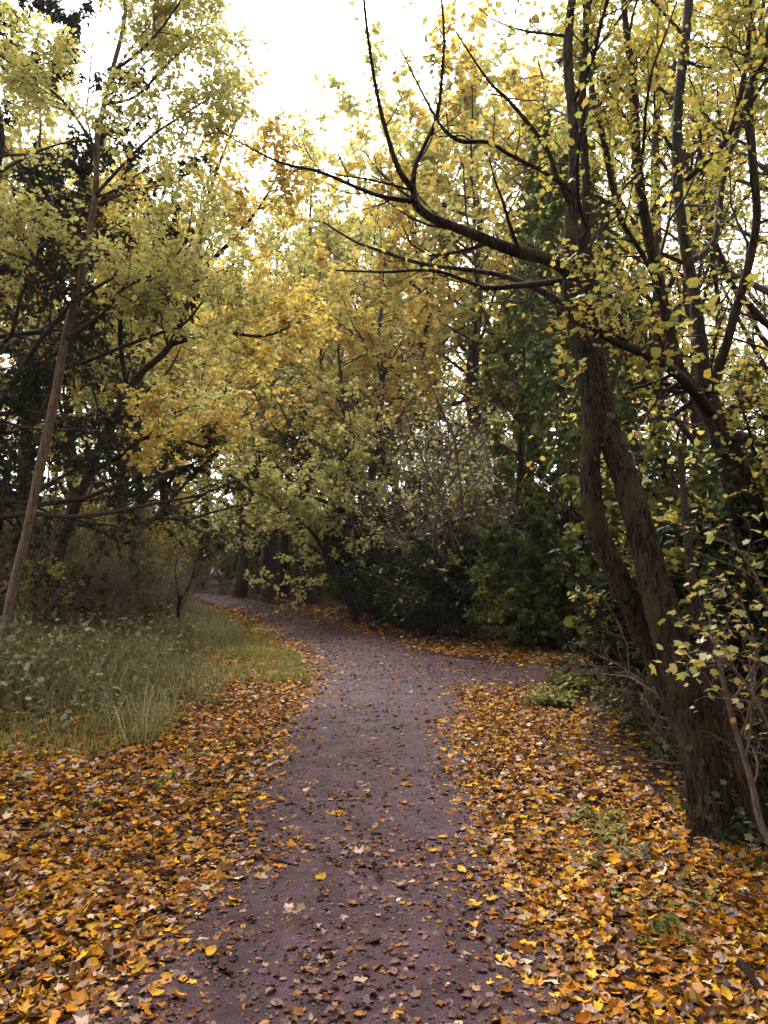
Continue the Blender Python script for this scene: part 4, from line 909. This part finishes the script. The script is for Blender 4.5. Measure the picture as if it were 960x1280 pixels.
# ground ivy and low leaves under the right-hand tree
acc = Acc()
XY = np.column_stack([rng.uniform(1.5, 4.2, 11000), rng.uniform(2.6, 9.5, 11000)]); e = edge_dist(XY)
lim = 1.05 + .12 * (XY[:, 1] - 3) + .25 * vnoise(XY, 1.4, 17) + .25
XY = XY[(XY[:, 0] > lim + .22 + .3 * rng.uniform(0, 1, len(XY))) & (e > .5)]; N = len(XY)
pos = np.column_stack([XY, hgt(XY) + rng.uniform(.01, .16, N)])
add_leaves(acc, TM[1], pos, norm(rng.standard_normal((N, 3)) * np.array([1, 1, .3])), norm(UP + .5 * rng.standard_normal((N, 3))), .045, rng)
o = ob('ground_ivy', acc.mesh('ground_ivy'), M['ivy'], kind='stuff'); tag(o, 'low dark ivy carpeting the ground round the twin trunks', 'ivy')

def tuft(name, label, px, py, n, h, mat, seed, cat='plant', rows=9):
    """feathery tuft: arching fronds with small leaflets"""
    rng = np.random.default_rng(seed); b = gat(px, py)
    root = empty(name, b, label, cat, 'seedlings in the leaf litter' if name == 'seedling' else None)
    az = rng.uniform(0, 6.283, n); d = norm(np.column_stack([np.cos(az) * .7, np.sin(az) * .7, np.ones(n)])); P = np.empty((n, 7, 3)); P[:, 0] = rng.normal(0, .02, (n, 3)) * np.array([1, 1, 0]) - UP * .01
    L_ = h * rng.uniform(.6, 1.2, n)[:, None] / 6
    for j in range(1, 7): d = norm(d + .12 * rng.standard_normal((n, 3)) - .13 * UP); P[:, j] = P[:, j - 1] + d * L_
    R = np.tile(np.linspace(.003, .001, 7), (n, 1)); V, Fc = tubes(P, R, 4)
    ob('stems', mesh_np('stems', V, [Fc]), M['stem_green'], root)
    acc = Acc(); leaves(acc, TS, P, rows * 2, .12, h * .2, rng, droop=.0, tilt=.35, spread=.004)
    ob('fronds', acc.mesh('fronds'), mat, root, kind='stuff')
tuft('fern_tuft', 'feathery bright green tuft sprouting through orange leaves, closest to the fork', 748, 1030, 12, .17, M['grass'], 1)
tuft('fern_tuft', 'bright green tuft between a feathery and a pale tuft on the right verge', 766, 1052, 12, .17, M['grass'], 2)
tuft('fern_tuft', 'pale green tuft in the leaf litter below the leaning twin trunks', 802, 1082, 12, .15, M['nettle'], 3)
tuft('fern_tuft', 'broad flat green weed under pale fallen leaves on the right verge', 828, 1175, 10, .16, M['green'], 4)
for q, (px_, py_) in enumerate(((705, 1000), (772, 1120), (735, 1075), (850, 1110), (700, 945), (880, 1140), (815, 1130), (240, 950), (120, 1010), (60, 1040), (330, 880), (205, 985))):
    tuft('seedling', 'small green seedling pushing up through the fallen leaves', px_, py_, 6, .10 + .03 * (q % 3), M['grass'] if q % 2 else M['nettle'], 60 + q, rows=6)
tuft('grass_tuft', 'yellow-green grassy clump on the point of the fork', 690, 885, 30, .32, M['grass'], 5)
tuft('grass_tuft', 'dull green clump at the fork beneath the leaning trunks', 722, 868, 34, .45, M['green'], 6)
tuft('moss_tuft', 'yellow-green mossy clump amid orange leaves on the left verge', 178, 925, 34, .18, M['grass'], 7)
tuft('grass_tuft', 'grassy green clump in leaves beside the short grass fringe', 262, 880, 26, .18, M['grass'], 8)
# five-leaved pale plant on the left verge
b = gat(28, 985); root = empty('broadleaf_plant', b, 'low plant with five pale green pointed leaves on the left verge', 'plant')
ml = mesh_np('pale_leaf', TS[0] * np.array([.085, .085, .085]), [TS[1]]); ml.materials.append(M['nettle_one'])
ob('stem', mesh_np('stem', *[(lambda vf: (vf[0], [vf[1]]))(tubes(np.array([[(0, 0, -.02), (.005, 0, .05), (0, .005, .10)]], float), np.array([[.005, .004, .003]]), 6))][0]), M['stem_green'], root)
for q in range(5):
    o = bpy.data.objects.new('leaf', ml); COL.objects.link(o); o.parent = root; o.location = (0, 0, .095); o.rotation_euler = (.15, -.05 + .12 * (q % 2), q * 1.257 + .3)

# fallen twigs
def stick(label, pts, r, mat, seed):
    rng = np.random.default_rng(seed)
    W_ = [gat(*p) for p in pts]; P = np.array(W_); e = edge_dist(P[:, :2]); P[:, 2] += np.where(e < 0, .03 + .01 * 0, .012) + r * .8
    c = P.mean(0); c[2] = P[:, 2].min(); Q = catmull(P - c, 5)[None]; n = Q.shape[1]
    V, Fc = tubes(Q, (r * np.linspace(1, .35, n))[None], 7, .08, rng)
    o = ob('fallen_twig', mesh_np('fallen_twig', V, [Fc], smooth=True), mat, loc=c); tag(o, label, 'twig')
stick('thin dark curved twig lying across the path', [(372, 1092), (345, 1084), (320, 1081), (292, 1086)], .007, M['bark_dark'], 1)
stick('short stick lying in leaves near the foot of the twin trunks', [(812, 1035), (835, 1042), (862, 1052)], .009, M['bark_mid'], 2)
stick('dark rotten branch half buried in leaves on the right verge', [(925, 1215), (945, 1240), (965, 1275)], .022, M['bark_dark'], 3)

# pale boulders at the far bend
def boulder(px, py, Y, s, label, seed):
    import bmesh
    rng = np.random.default_rng(seed); bm = bmesh.new(); bmesh.ops.create_icosphere(bm, subdivisions=3, radius=1)
    for v in bm.verts:
        c = np.array(v.co); k = 1 + .16 * math.sin(c[0] * 3 + seed) + .13 * math.sin(c[1] * 4.1 + c[2] * 2) + .05 * rng.standard_normal()
        v.co = Vector((c[0] * s * k, c[1] * s * .8 * k, c[2] * s * .7 * k))
    me = bpy.data.meshes.new('boulder'); bm.to_mesh(me); bm.free()
    x = (px - 480) / F * Y
    o = ob('boulder', me, M['stone'], loc=(x, Y, gz(x, Y) + s * .35)); tag(o, label, 'boulder')
boulder(212, 722, 44, .75, 'large pale pinkish boulder where the path vanishes round the bend', 1)
boulder(232, 735, 43, .45, 'smaller pale boulder where the path vanishes round the bend', 2)


# ------------------------------------------------------------------ thin haze volume, added to veil the distance
def haze_box():
    import bmesh
    bm = bmesh.new(); bmesh.ops.create_cube(bm, size=1)
    for v in bm.verts: v.co = Vector((v.co.x * 1300, v.co.y * 1300, -1.5 + (v.co.z + .5) * 30))
    me = bpy.data.meshes.new('haze'); bm.to_mesh(me); bm.free()
    m = bpy.data.materials.new('haze_air'); m.use_nodes = True; nt = m.node_tree; nt.nodes.clear()
    o = nt.nodes.new('ShaderNodeOutputMaterial'); v = nt.nodes.new('ShaderNodeVolumePrincipled')
    v.inputs['Color'].default_value = (.96, .94, .92, 1); v.inputs['Density'].default_value = HAZE; v.inputs['Anisotropy'].default_value = .5
    nt.links.new(v.outputs[0], o.inputs['Volume'])
    ob('haze', me, m, kind='stuff')['label'] = 'thin pale haze added to veil the distance'
HAZE = 0.00035
haze_box()
